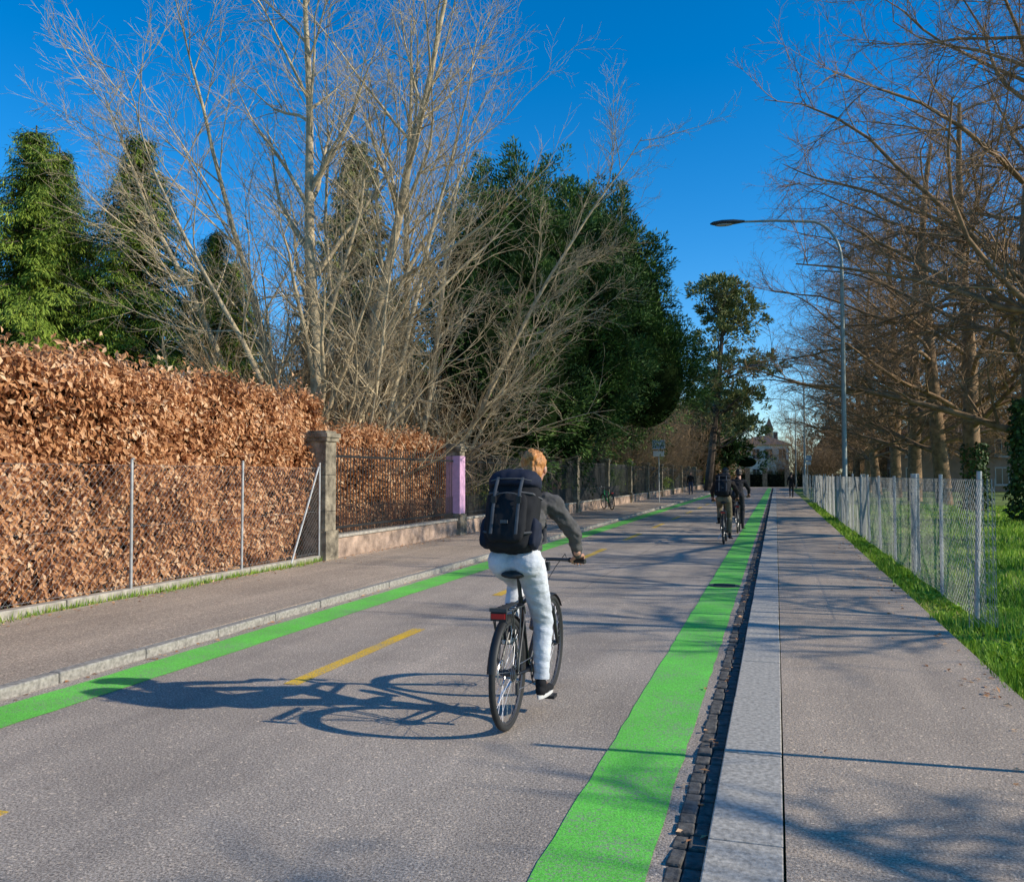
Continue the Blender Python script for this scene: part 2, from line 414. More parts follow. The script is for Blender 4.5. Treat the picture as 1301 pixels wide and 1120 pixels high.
# ------------------------------------------------------------------ hedges
def hedge(name,x0,x1,y0,y1,h,n,mleaf,mcore,size=(.05,.09),amp=.1,down=.7):
    def off(y,z): return amp*(np.sin(y*1.7+z*2.1)+np.sin(y*4.1-z*3.3+1)*.6+np.sin(z*5.3+y*.7)*.4)
    def toph(y): return h+.07*np.sin(y*2.3)+.06*np.sin(y*5.1+1)+.03*np.sin(y*11.)
    lf=(y1-y0)*h;lt=(y1-y0)*(x1-x0);le=(x1-x0)*h
    tot=lf+lt+2*le
    nf=int(n*lf/tot*1.15);ntp=int(n*lt/tot*1.2);ne=int(n*le/tot)
    P=[];No=[]
    y=rng.uniform(y0,y1,nf);z=rng.uniform(.05,1,nf)*toph(y)
    x=x1+off(y,z)-rng.uniform(0,1,nf)**1.5*.30+rng.exponential(.03,nf)
    P.append(np.c_[x,y,z]);No.append(np.tile([1,0,.25],(nf,1)))
    y=rng.uniform(y0,y1,ntp);x=rng.uniform(x0,x1,ntp);z=toph(y)-rng.uniform(0,1,ntp)**1.6*.22+rng.exponential(.06,ntp)
    P.append(np.c_[x,y,z]);No.append(np.tile([.2,0,1],(ntp,1)))
    for yy,s in((y0,-1),(y1,1)):
        x=rng.uniform(x0,x1,ne);z=rng.uniform(.05,h,ne);P.append(np.c_[x,yy-s*rng.uniform(0,.2,ne),z]);No.append(np.tile([0,s,.2],(ne,1)))
    P=np.concatenate(P);No=nrm(np.concatenate(No)+rng.normal(0,.55,(len(P),3)))
    D=rng.normal(0,.55,(len(P),3))+np.array([.25,0,-down])
    L=rng.uniform(*size,len(P));V,F=leaves(P,D,No,L,L*rng.uniform(.45,.65,len(P)),.25)
    cl=np.array([noise.noise(Vector((p[0]*2,p[1]*2.2,p[2]*2.2))) for p in P])
    r=np.clip(rng.normal(.52,.2,len(P))+cl*.4,0,1)
    e=empty(name);mesh_np('leaves',V,F,[mleaf],rnd=r,parent=e)
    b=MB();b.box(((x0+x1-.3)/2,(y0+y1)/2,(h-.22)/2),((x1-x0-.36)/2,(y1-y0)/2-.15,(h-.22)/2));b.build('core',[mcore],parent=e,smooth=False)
    S=[]
    for _ in range(int((y1-y0)*16)):
        yy=random.uniform(y0,y1);zz=random.uniform(.1,h*.9);S.append((x1-.3,yy,zz,x1+random.uniform(-.05,.08),yy+random.uniform(-.15,.15),zz+random.uniform(.1,.5),.006,.002))
    for _ in range(int((y1-y0)*14)):
        yy=random.uniform(y0,y1);xx=random.uniform(x0,x1);S.append((xx,yy,h-.2,xx+random.uniform(-.1,.1),yy+random.uniform(-.1,.1),h+random.uniform(.02,.22),.004,.0015))
    V,F=tubes(S,3);mesh_np('twigs',V,F,[m_barkD],parent=e);return e
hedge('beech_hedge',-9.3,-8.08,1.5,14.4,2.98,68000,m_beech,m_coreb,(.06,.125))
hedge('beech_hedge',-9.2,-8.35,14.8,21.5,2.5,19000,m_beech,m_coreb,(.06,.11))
hedge('green_hedge',-9.0,-8.1,44,104,1.9,26000,m_hedgeg,m_core,(.10,.17),.08,.2)

# ------------------------------------------------------------------ trees
def grow(segs,rn,p,d,L,r,lvl,cfg):
    c=cfg[lvl];n=c['n'];st=L/n;last=lvl==len(cfg)-1
    for i in range(n):
        t0=i/n;t1=(i+1)/n;w_=c['wig']
        dx=d[0]+rn.gauss(0,w_);dy=d[1]+rn.gauss(0,w_);dz=d[2]+rn.gauss(0,w_)+c['up']
        l=math.sqrt(dx*dx+dy*dy+dz*dz)+1e-9;d=(dx/l,dy/l,dz/l)
        q=(p[0]+d[0]*st,p[1]+d[1]*st,p[2]+d[2]*st)
        ra=max(r*(1-t0*c['tap']),.003);rb=max(r*(1-t1*c['tap']),.0025)
        segs.append((*p,*q,ra,rb))
        if not last and t1>c['start']:
            k=c['kids'];k=int(k)+(rn.random()<k-int(k))
            for _ in range(k):
                f=rn.random();pp=(p[0]+(q[0]-p[0])*f,p[1]+(q[1]-p[1])*f,p[2]+(q[2]-p[2])*f)
                a=rn.uniform(0,2*math.pi);th=rn.gauss(c['ang'],.16)
                ref=(0,0,1) if abs(d[2])<.9 else (1,0,0)
                u=(d[1]*ref[2]-d[2]*ref[1],d[2]*ref[0]-d[0]*ref[2],d[0]*ref[1]-d[1]*ref[0]);ul=math.sqrt(sum(x*x for x in u));u=tuple(x/ul for x in u)
                v=(d[1]*u[2]-d[2]*u[1],d[2]*u[0]-d[0]*u[2],d[0]*u[1]-d[1]*u[0])
                s_,c_=math.sin(th),math.cos(th);ca,sa=math.cos(a),math.sin(a)
                cd=tuple(d[m]*c_+(u[m]*ca+v[m]*sa)*s_ for m in range(3))
                cl=c['cl']*L*(1-c.get('sh',.5)*t1)*rn.uniform(.7,1.25)
                grow(segs,rn,pp,cd,cl,min(ra*.8,max(ra*c['cr'],c['rmin'])),lvl+1,cfg)
        p=q
def seg_mesh(name,segs,mat,thick=.03):
    S=np.array(segs);big=S[:,6]>thick
    parts=[]
    if big.any(): parts.append(tubes(S[big],9))
    if (~big).any(): parts.append(tubes(S[~big],3))
    V,F=merge(parts);return mesh_np(name,V,F,[mat],smooth=True,obj=False)
cfgL=[dict(n=14,wig=.045,up=.012,tap=.88,start=.14,kids=1.9,ang=.62,cl=.34,sh=.35,cr=.45,rmin=.016),
      dict(n=7,wig=.10,up=.05,tap=.85,start=.15,kids=1.6,ang=.6,cl=.40,sh=.3,cr=.5,rmin=.008),
      dict(n=4,wig=.14,up=.03,tap=.8,start=.1,kids=1.7,ang=.65,cl=.5,sh=.3,cr=.5,rmin=.0055),
      dict(n=3,wig=.16,up=.03,tap=.6,start=.3,kids=0,ang=.6,cl=.45,cr=.6,rmin=.004)]
c_,s_=.9566,.2914
def stem_tree(name,base,stems,seed):
    rn=random.Random(seed);segs=[]
    for (off,tilt,depth,L,r) in stems:
        d=Vector((math.sin(tilt)*c_-depth*s_,math.sin(tilt)*s_+depth*c_,math.cos(tilt))).normalized()
        o=(off*c_,off*s_,0)
        grow(segs,rn,o,tuple(d),L,r,0,cfgL)
    ob=link(bpy.data.objects.new(name,seg_mesh(name,segs,m_barkL)));ob.location=base;return ob,len(segs)
stem_tree('bare_tree',(-9.9,17.8,0),[(-.5,-.50,.0,12,.12),(-.25,-.26,.12,13.5,.12),(0,-.04,0,16,.20),(-.7,-.72,.1,9.5,.07),(.1,-.40,-.2,11.5,.09),(.2,.30,-.15,11,.06)],3)
stem_tree('bare_tree',(-9.7,18.6,0),[(0,.03,.05,16,.18),(.3,.20,-.05,13,.09),(-.2,-.14,.2,14,.08)],9)
stem_tree('bare_tree',(-9.9,21.6,0),[(0,.02,0,14,.16),(.25,.24,.05,13,.12),(.5,.48,-.05,12.5,.10),(-.2,-.2,.1,12,.07),(.6,.68,.1,8,.06)],14)
cfgR=[dict(n=14,wig=.035,up=.03,tap=.8,start=.19,kids=2.7,ang=1.08,cl=.56,sh=.45,cr=.36,rmin=.05),
      dict(n=9,wig=.12,up=-.005,tap=.85,start=.12,kids=1.8,ang=.75,cl=.36,sh=.3,cr=.45,rmin=.018),
      dict(n=5,wig=.16,up=-.01,tap=.8,start=.1,kids=1.9,ang=.75,cl=.42,sh=.3,cr=.5,rmin=.008),
      dict(n=3,wig=.18,up=-.02,tap=.6,start=.1,kids=2.0,ang=.7,cl=.5,cr=.6,rmin=.0052),
      dict(n=2,wig=.15,up=.02,tap=.5,start=.2,kids=0,ang=.6,cl=.45,cr=.6,rmin=.0045)]
cfgS_=[dict(n=14,wig=.035,up=.03,tap=.8,start=.3,kids=1.5,ang=1.0,cl=.44,sh=.45,cr=.34,rmin=.04),
      dict(n=8,wig=.12,up=.02,tap=.85,start=.15,kids=1.3,ang=.75,cl=.38,sh=.3,cr=.45,rmin=.014),
      dict(n=5,wig=.15,up=.01,tap=.8,start=.1,kids=1.4,ang=.75,cl=.42,sh=.3,cr=.5,rmin=.007),
      dict(n=3,wig=.18,up=.0,tap=.6,start=.1,kids=1.0,ang=.7,cl=.5,cr=.6,rmin=.004),
      dict(n=2,wig=.15,up=.02,tap=.5,start=.2,kids=0,ang=.6,cl=.45,cr=.6,rmin=.0035)]
# smaller, coarser unseen park trees, branches thickened to strengthen their ground shadows
cfgP=[dict(n=10,wig=.06,up=.03,tap=.75,start=.22,kids=2.0,ang=.95,cl=.52,sh=.4,cr=.5,rmin=.05),
      dict(n=7,wig=.14,up=.02,tap=.75,start=.15,kids=1.5,ang=.75,cl=.45,sh=.3,cr=.55,rmin=.028),
      dict(n=4,wig=.17,up=.01,tap=.7,start=.1,kids=1.5,ang=.75,cl=.5,sh=.3,cr=.6,rmin=.017),
      dict(n=3,wig=.18,up=.0,tap=.6,start=.1,kids=0,ang=.7,cl=.5,cr=.6,rmin=.012)]
limes=[];sparse=[];park=[]
cnt=[]
for sd in(21,22,23):
    rn=random.Random(sd);segs=[];grow(segs,rn,(0,0,-.1),(0,0,1),19,.42,0,cfgR);cnt.append(len(segs))
    limes.append(seg_mesh('bare_lime_tree',segs,m_barkR))
rn=random.Random(32);segs=[];grow(segs,rn,(0,0,-.1),(0,0,1),18,.34,0,cfgS_);cnt.append(len(segs));sparse.append(seg_mesh('bare_lime_tree',segs,m_barkR))
for sd,Lh in((41,10.5),(43,7.2)):
    rn=random.Random(sd);segs=[];grow(segs,rn,(0,0,-.1),(0,0,1),Lh,.22,0,cfgP);cnt.append(len(segs))
    park.append(seg_mesh('bare_park_tree',segs,m_barkR))
def lime(me,x,y,s,rz,nm='bare_lime_tree'):
    ob=link(bpy.data.objects.new(nm,me));ob.location=(x,y,0);ob.rotation_euler=(0,0,rz);ob.scale=(s,s,s)
for i,y in enumerate([33.3,42,50.5,59,68,78,88,99]):
    lime(limes[i%3],8.3+random.uniform(-.3,.3),y,random.uniform(.95,1.08),i*1.9+.5)
lime(limes[1],9.2,24.0,.95,.6)
lime(park[0],13.6,1.3,1.0,3.1,'bare_park_tree');lime(park[1],9.6,2.1,.95,.7,'bare_park_tree');lime(park[1],7.8,.6,.9,4.0,'bare_park_tree')
lime(park[1],9.4,9.6,.86,1.0,'bare_park_tree');lime(park[1],11.6,13.6,1.0,2.7,'bare_park_tree');lime(park[0],12.5,17.5,.8,5.2,'bare_park_tree')
lime(sparse[0],18,31,1,1)
for i,(x,y) in enumerate(((17,56),(18,72),(17,90),(26,80),(30,105))):
    lime(limes[(i+1)%3],x,y,random.uniform(.85,1.05),i*2.3)
def ivy(x,y,h,r,n):
    z=rng.uniform(0,1,n)**.9*h;a=rng.uniform(0,2*math.pi,n);rr=r*(1-.35*z/h)+rng.uniform(-.05,.22,n)*(1+.4*np.sin(z*3+a*2))
    P=np.c_[x+np.cos(a)*rr,y+np.sin(a)*rr,z];No=np.c_[np.cos(a),np.sin(a),rng.uniform(-.2,.6,n)]+rng.normal(0,.4,(n,3))
    D=rng.normal(0,.5,(n,3))+[0,0,-.6];L=rng.uniform(.1,.18,n);V,F=leaves(P,D,No,L,L*.9,.1)
    return mesh_np('ivy',V,F,[m_ivy],rnd=np.clip(rng.normal(.45,.25,n),0,1))
ivy(8.2,33.3,4.2,.46,3200);ivy(8.3,42,3.0,.42,1500)

def conifer(name,H,R,seed,mat,nbr=190,droop=.35,leafL=.22,bare=.03,up=.25,copies=2,wr=.3,pw=.75):
    r=np.random.default_rng(seed);P=[];D=[];No=[];Rn=[];S=[(0,0,0,0,0,H*.5,R*.055+.1,R*.03+.05),(0,0,H*.5,0,0,H,R*.03+.05,.02)]
    for i in range(nbr):
        u=(i+r.random())/nbr;z=H*(bare+(.985-bare)*u**.9);az=i*2.4+r.normal(0,.3)
        L=(R*(1-z/H)**pw+.22)*r.uniform(.62,1.18);n=max(5,int(L*9))
        t=np.linspace(.12,1,n);rad=L*t
        zz=z+rad*up-droop*rad**2/max(L,.5)*1.1+.12*L*t**4
        hx,hy=math.cos(az),math.sin(az)
        pts=np.c_[hx*rad,hy*rad,zz]
        S.append((0,0,z,*pts[n//2],.035*L/2+.01,.02));S.append((*pts[n//2],*pts[-1],.02,.006))
        side=np.array([-hy,hx,0]);br=r.uniform(-.25,.22)
        for s in(-1,1):
            for k in range(4):
                ext=(.16+.5*np.sin(np.clip(t,0,1)*math.pi*.85))*L*.30*(k+.3)/4
                q=pts+side*s*ext[:,None]+np.c_[hx*ext*.5,hy*ext*.5,-ext*.55-r.uniform(0,.12,n)]+r.normal(0,.05,(n,3))
                P.append(q);D.append(np.tile(side*s*.5+np.array([hx*.5,hy*.5,-.8]),(n,1))+r.normal(0,.3,(n,3)))
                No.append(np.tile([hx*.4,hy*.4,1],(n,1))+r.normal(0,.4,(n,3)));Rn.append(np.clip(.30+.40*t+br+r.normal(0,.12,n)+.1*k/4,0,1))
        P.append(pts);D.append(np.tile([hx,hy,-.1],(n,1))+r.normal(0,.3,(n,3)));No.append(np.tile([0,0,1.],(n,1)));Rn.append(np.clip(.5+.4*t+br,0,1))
    P=np.concatenate(P);D=np.concatenate(D);No=np.concatenate(No);Rn=np.concatenate(Rn)
    PP=[P];DD=[D];NN=[No];RR=[Rn]
    for c in range(copies-1):
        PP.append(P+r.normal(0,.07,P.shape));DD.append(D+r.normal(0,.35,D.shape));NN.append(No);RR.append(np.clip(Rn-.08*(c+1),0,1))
    P=np.concatenate(PP);D=np.concatenate(DD);No=np.concatenate(NN);Rn=np.concatenate(RR)
    L=r.uniform(.7,1.3,len(P))*leafL;V,F=leaves(P,D,No,L,L*wr,.1)
    V2,F2=tubes(S,5);Vm,Fm=merge([(V,F),(V2,F2)])
    mi=np.r_[np.zeros(len(F)),np.ones(len(F2))];rn=np.r_[Rn,np.zeros(len(F2))]
    return mesh_np(name,Vm,Fm,[mat,m_barkD],rnd=rn,midx=mi,obj=False)
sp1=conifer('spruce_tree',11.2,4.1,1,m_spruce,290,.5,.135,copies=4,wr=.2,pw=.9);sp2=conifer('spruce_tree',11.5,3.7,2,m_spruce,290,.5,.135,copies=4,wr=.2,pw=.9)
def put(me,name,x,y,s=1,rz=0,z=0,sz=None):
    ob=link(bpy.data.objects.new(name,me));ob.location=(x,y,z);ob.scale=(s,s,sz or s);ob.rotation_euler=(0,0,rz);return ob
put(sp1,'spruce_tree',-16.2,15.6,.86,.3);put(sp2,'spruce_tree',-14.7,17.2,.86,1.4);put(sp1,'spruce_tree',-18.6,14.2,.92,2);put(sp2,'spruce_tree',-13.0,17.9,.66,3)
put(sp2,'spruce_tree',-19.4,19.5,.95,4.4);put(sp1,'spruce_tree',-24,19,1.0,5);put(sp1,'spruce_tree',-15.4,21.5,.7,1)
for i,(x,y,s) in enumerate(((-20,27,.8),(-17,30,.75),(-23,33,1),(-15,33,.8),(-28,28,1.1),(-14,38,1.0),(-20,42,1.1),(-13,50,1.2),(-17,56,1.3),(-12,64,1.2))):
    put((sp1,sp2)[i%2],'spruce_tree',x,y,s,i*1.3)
pn=conifer('pine_tree',17,3.6,5,m_pine,120,.15,.26,.35,.35)
put(pn,'pine_tree',-14.2,27.5,.80,0)
def clump_tree(name,lobes,mat,seed,n_cl,per,csize,leafL,trunk,upb=.45,core=.72,dens_in=.25,wr=.36):
    r=np.random.default_rng(seed);P=[];D=[];No=[];Rn=[]
    vol=np.array([l[3]*l[4]*l[5] for l in lobes])**(2/3);vol/=vol.sum()
    for l,fr in zip(lobes,vol):
        n=max(3,int(n_cl*fr));c=np.array(l[:3]);rad=np.array(l[3:6])
        for _ in range(n):
            v=r.normal(0,1,3);v/=np.linalg.norm(v)
            if v[2]<-.55 and r.random()<.5: v[2]*=-1
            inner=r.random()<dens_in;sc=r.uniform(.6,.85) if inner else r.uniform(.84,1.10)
            k=1-.34*max(v[2],0)
            base=c+v*rad*np.array([k,k,1])*sc
            ax=v*np.array([1,1,.5])+np.array([0,0,upb])+r.normal(0,.25,3);ax/=np.linalg.norm(ax)
            Lc=csize*r.uniform(.6,1.4);t=r.uniform(0,1,per)
            sp=r.normal(0,1,(per,3));sp-=np.outer(sp@ax,ax)
            q=base+np.outer(t*Lc,ax)+sp*(.27*csize*(1-t*.8))[:,None]-np.array([0,0,.18*csize])*(t**2)[:,None]
            P.append(q);D.append(ax*1.0+sp*.5+r.normal(0,.25,(per,3)));No.append(np.array([0,0,.6])+r.normal(0,.7,(per,3)))
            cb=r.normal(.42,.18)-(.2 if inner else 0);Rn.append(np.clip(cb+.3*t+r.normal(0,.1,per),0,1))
    P=np.concatenate(P);D=np.concatenate(D);No=np.concatenate(No);Rn=np.concatenate(Rn)
    L=r.uniform(.6,1.3,len(P))*leafL;V,F=leaves(P,D,No,L,L*wr,.1)
    V2,F2=tubes(trunk,8);Vm,Fm=merge([(V,F),(V2,F2)]);mi=np.r_[np.zeros(len(F)),np.ones(len(F2))];rn=np.r_[Rn,np.zeros(len(F2))]
    e=empty(name);mesh_np('foliage',Vm,Fm,[mat,m_barkD],rnd=rn,midx=mi,parent=e)
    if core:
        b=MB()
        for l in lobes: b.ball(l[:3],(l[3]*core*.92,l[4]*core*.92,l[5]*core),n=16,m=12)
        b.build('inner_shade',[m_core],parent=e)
    return e
def lobe(x,y,top,bot,r): return (x,y,(top+bot)/2,r,r,(top-bot)/2)
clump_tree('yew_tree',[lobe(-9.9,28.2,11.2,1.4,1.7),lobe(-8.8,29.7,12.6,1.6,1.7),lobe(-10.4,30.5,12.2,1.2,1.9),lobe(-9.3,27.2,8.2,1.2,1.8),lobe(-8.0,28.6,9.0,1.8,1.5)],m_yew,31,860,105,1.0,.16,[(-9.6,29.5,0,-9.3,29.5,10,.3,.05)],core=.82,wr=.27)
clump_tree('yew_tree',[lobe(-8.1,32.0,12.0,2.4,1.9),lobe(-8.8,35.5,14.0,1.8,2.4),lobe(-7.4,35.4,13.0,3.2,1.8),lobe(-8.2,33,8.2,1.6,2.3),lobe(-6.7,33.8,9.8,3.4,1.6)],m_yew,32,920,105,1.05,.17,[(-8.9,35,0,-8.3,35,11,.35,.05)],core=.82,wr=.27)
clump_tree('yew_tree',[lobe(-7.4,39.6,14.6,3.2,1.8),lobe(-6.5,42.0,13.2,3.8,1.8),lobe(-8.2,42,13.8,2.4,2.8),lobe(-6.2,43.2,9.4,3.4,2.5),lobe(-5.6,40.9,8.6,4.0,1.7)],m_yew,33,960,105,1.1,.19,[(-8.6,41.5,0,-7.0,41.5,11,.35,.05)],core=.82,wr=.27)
rp=random.Random(4);lb=[]
for i in range(42):
    z=rp.uniform(5.5,19.5);a=rp.uniform(0,6.28);rr=rp.uniform(.2,1)*(4.6*(1-(z-10)**2/125));lb.append((-4.3-(z-12)*.05+math.cos(a)*rr,84+math.sin(a)*rr,z,rp.uniform(.9,1.7),rp.uniform(.9,1.7),rp.uniform(.5,.9)))
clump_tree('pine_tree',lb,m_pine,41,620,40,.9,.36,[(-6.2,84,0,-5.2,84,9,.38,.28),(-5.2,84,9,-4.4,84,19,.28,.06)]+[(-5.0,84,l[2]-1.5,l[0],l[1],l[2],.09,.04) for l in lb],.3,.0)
lb=[]
for i in range(30):
    z=rp.uniform(2.5,10);a=rp.uniform(0,6.28);rr=rp.uniform(.2,1)*4.2;lb.append((-7.2+math.cos(a)*rr,100+math.sin(a)*rr,z,rp.uniform(1.2,2.0),rp.uniform(1.2,2),rp.uniform(.8,1.3)))
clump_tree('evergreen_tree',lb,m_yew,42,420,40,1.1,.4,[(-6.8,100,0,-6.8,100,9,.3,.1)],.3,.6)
lb=[]
for i in range(46):
    x=5+i*1.5+rp.uniform(-1,1);yy=132-(i*.9 if i>20 else 0)+rp.uniform(-4,4);h=rp.uniform(5,10);lb.append((x,yy,h*.5,rp.uniform(2,3.5),2.5,h*.5))
for i in range(16):
    x=-9-i*2.5;h=rp.uniform(7,13);lb.append((x,118+rp.uniform(-3,3),h*.5,rp.uniform(2.5,4),2.5,h*.5))
clump_tree('distant_trees',lb,m_brownf,51,1500,30,2.0,.7,[(20,130,0,20,130,4,.2,.1)],.6,.6,.3,.25)
cfgS=[dict(n=6,wig=.12,up=.04,tap=.8,start=.1,kids=2,ang=.7,cl=.5,sh=.3,cr=.5,rmin=.012),
      dict(n=4,wig=.16,up=.03,tap=.8,start=.1,kids=2,ang=.7,cl=.5,sh=.3,cr=.5,rmin=.008),
      dict(n=3,wig=.2,up=.02,tap=.6,start=.1,kids=1,ang=.7,cl=.5,cr=.6,rmin=.006),
      dict(n=2,wig=.2,up=.02,tap=.6,start=.1,kids=0,ang=.7,cl=.5,cr=.6,rmin=.005)]
rn=random.Random(77);segs=[]
for i in range(16):
    a=rn.uniform(0,6.28);t=rn.uniform(.1,.7);grow(segs,rn,(math.cos(a)*.2,math.sin(a)*.2,0),(math.cos(a)*math.sin(t),math.sin(a)*math.sin(t),math.cos(t)),rn.uniform(3.5,5.5),.04,0,cfgS)
m_shrub=simple('shrub_twigs',(.34,.22,.11),.9,amt=.4,sc=3)
shr=seg_mesh('bare_shrub',segs,m_shrub)
for i,(x,y,s) in enumerate(((-11,16.2,.72),(-12,20.5,.9),(-10.8,23.5,.8),(-10.2,25.5,.7),(-13.5,23,1.1),
     (-9.6,50,1.1),(-9.4,56,1.2),(-9.8,62,1.3),(-9.2,69,1.3),(-9.6,76,1.5),(-9.4,92,1.7),(-9.2,100,1.8),(-12,104,2.0),(-15,96,2.2),(12,100,1.4),(3.4,122.5,1.7),(-6.0,122.5,1.7),(.6,123,.9),(10,124,1.8),(20,112,2),(28,100,1.8),(34,90,1.8),(40,110,2.2),(-7,112,1.6),(5,108,1.2))):
    put(shr,'bare_shrub',x,y,s,i*1.1)

# ------------------------------------------------------------------ grass
n=100000
y=4+ (rng.uniform(0,1,n)**1.7)*46;x=1.60+rng.uniform(0,1,n)**1.35*(3+y*.36)
x=np.maximum(x,1.63+.08*np.sin(y*3.1)+.06*np.sin(y*7.7)-rng.exponential(.035,n))
pat=np.sin(x*2.1+y*.9)*np.sin(y*1.7-x*1.3)+.5*np.sin(x*5.3+y*4.1)
h=rng.uniform(.02,.085,n)*(1+.7*pat)*(1+.01*y);h=np.maximum(h,.02)
a=rng.uniform(0,6.28,n);wv=.005+.0006*y
base=np.c_[x,y,np.full(n,-.02)];sv=np.c_[np.cos(a),np.sin(a),np.zeros(n)]*wv[:,None]
tip=base+np.c_[rng.normal(0,.035,n),rng.normal(0,.035,n),h+.02]
V=np.stack([base-sv,base+sv,tip],1).reshape(-1,3);F=np.arange(3*n).reshape(-1,3)
mesh_np('grass',V,F,[m_grass],rnd=np.clip(rng.normal(.45,.2,n)+.2*np.sin(x*1.7+y)-.12*pat,0,1))
n=5000
y=rng.uniform(3,14,n);x=-7.70+rng.exponential(.035,n)*np.clip(np.sin(y*2.1)+.5,0,1.5)
x=np.where(rng.random(n)<.5,x,-7.86-rng.exponential(.04,n))
base=np.c_[x,y,np.full(n,.07)];a=rng.uniform(0,6.28,n);sv=np.c_[np.cos(a),np.sin(a),np.zeros(n)]*.006
tip=base+np.c_[rng.normal(0,.03,n),rng.normal(0,.03,n),rng.uniform(.03,.12,n)]
V=np.stack([base-sv,base+sv,tip],1).reshape(-1,3);mesh_np('grass_tufts',V,np.arange(3*n).reshape(-1,3),[m_grass],rnd=rng.uniform(0,1,n))
n=6000
cx=rng.uniform(1.7,2.6,160);cy=rng.uniform(5,26,160);ii=rng.integers(0,160,n)
P=np.c_[cx[ii]+rng.normal(0,.05,n),cy[ii]+rng.normal(0,.05,n),rng.uniform(-.01,.03,n)]
D=np.c_[P[:,0]-cx[ii],P[:,1]-cy[ii],rng.uniform(.01,.06,n)]+rng.normal(0,.01,(n,3));L=rng.uniform(.04,.09,n)
V,F=leaves(P,D,np.tile([0,0,1.],(n,1))+rng.normal(0,.2,(n,3)),L,L*.5,.2);mesh_np('verge_weeds',V,F,[m_grass],rnd=rng.uniform(.1,.75,n))
n=1100
y=rng.uniform(2,30,n);x=-7.68+rng.exponential(.12,n);z=np.full(n,.088)
k=rng.random(n)<.22;x=np.where(k,-5.22+rng.normal(0,.03,n),x);z=np.where(k,.008,z)
k2=rng.random(n)<.18;x=np.where(k2,1.55-rng.exponential(.2,n),x);z=np.where(k2,.058,z)
k3=rng.random(n)<.12;x=np.where(k3,-.375+rng.normal(0,.04,n),x);z=np.where(k3,.016,z)
P=np.c_[x,y,z];D=rng.normal(0,1,(n,3))*[1,1,.15];No=np.tile([0,0,1.],(n,1))+rng.normal(0,.3,(n,3));L=rng.uniform(.03,.065,n)
V,F=leaves(P,D,No,L,L*.55,.2);mesh_np('fallen_leaves',V,F,[m_beech],rnd=rng.uniform(.1,.9,n))

# ------------------------------------------------------------------ street lamps, sign
m_pole=simple('lamp_pole_paint',(.30,.32,.28),.5,.3,amt=.15,sc=4)
m_lampd=simple('lamp_housing',(.05,.055,.06),.4)
m_glass=simple('lamp_glass',(.45,.47,.48),.2,amt=.05)
def lamp(x,y,s=1):
    e=empty('street_lamp',(x,y,0));b=MB()
    H=10.0
    b.sweep([(0,0,0),(0,0,1.1),(0,0,1.15),(0,0,6),(0,0,H-1)],[.11,.11,.085,.075,.055],12)
    pts=[(0,0,H-1)]+[(-1.15+1.15*math.cos(t),0,H-1+1.55*math.sin(t)) for t in np.linspace(.1,math.pi/2*.86,10)]+[(-2.2,0,H+.66),(-3.35,0,H+.72)]
    b.sweep(pts,[.055]+[.048]*10+[.042,.036],10)
    b.build('pole',[m_pole],parent=e)
    b=MB();rings=[]
    for t,wd,hu,hd in((0,.05,.04,.04),(.12,.09,.06,.05),(.4,.17,.10,.07),(.8,.19,.11,.08),(1.1,.14,.08,.05),(1.22,.04,.03,.02)):
        rings.append([Vector((-3.25-t,math.cos(a)*wd,H+.73+(math.sin(a)*(hu if math.sin(a)>0 else hd)))) for a in [2*math.pi*k/14 for k in range(14)]])
    b.loft(rings,0);b.ball((-3.98,0,H+.66),(.33,.13,.05),1)
    b.build('lamp_head',[m_lampd,m_glass],parent=e)
lamp(2.28,32);lamp(2.28,75);lamp(2.28,108)
def sign(x,y):
    e=empty('traffic_sign',(x,y,0));b=MB();b.sweep([(0,0,0),(0,0,3.5)],.032,10);b.build('post',[m_galv],parent=e)
    b=MB();b.box((0,-.04,3.25),(.35,.012,.25),0);b.box((0,-.055,3.25),(.32,.004,.22),1);b.box((-.02,-.062,3.3),(.16,.003,.05),0);b.box((0,-.04,2.75),(.3,.012,.15),0)
    b.build('panel',[simple('sign_white',(.75,.76,.78),.4,amt=.05),simple('sign_blue',(.30,.42,.6),.4,amt=.1)],parent=e,smooth=False)
sign(-6.1,47.5);sign(3.0,90)

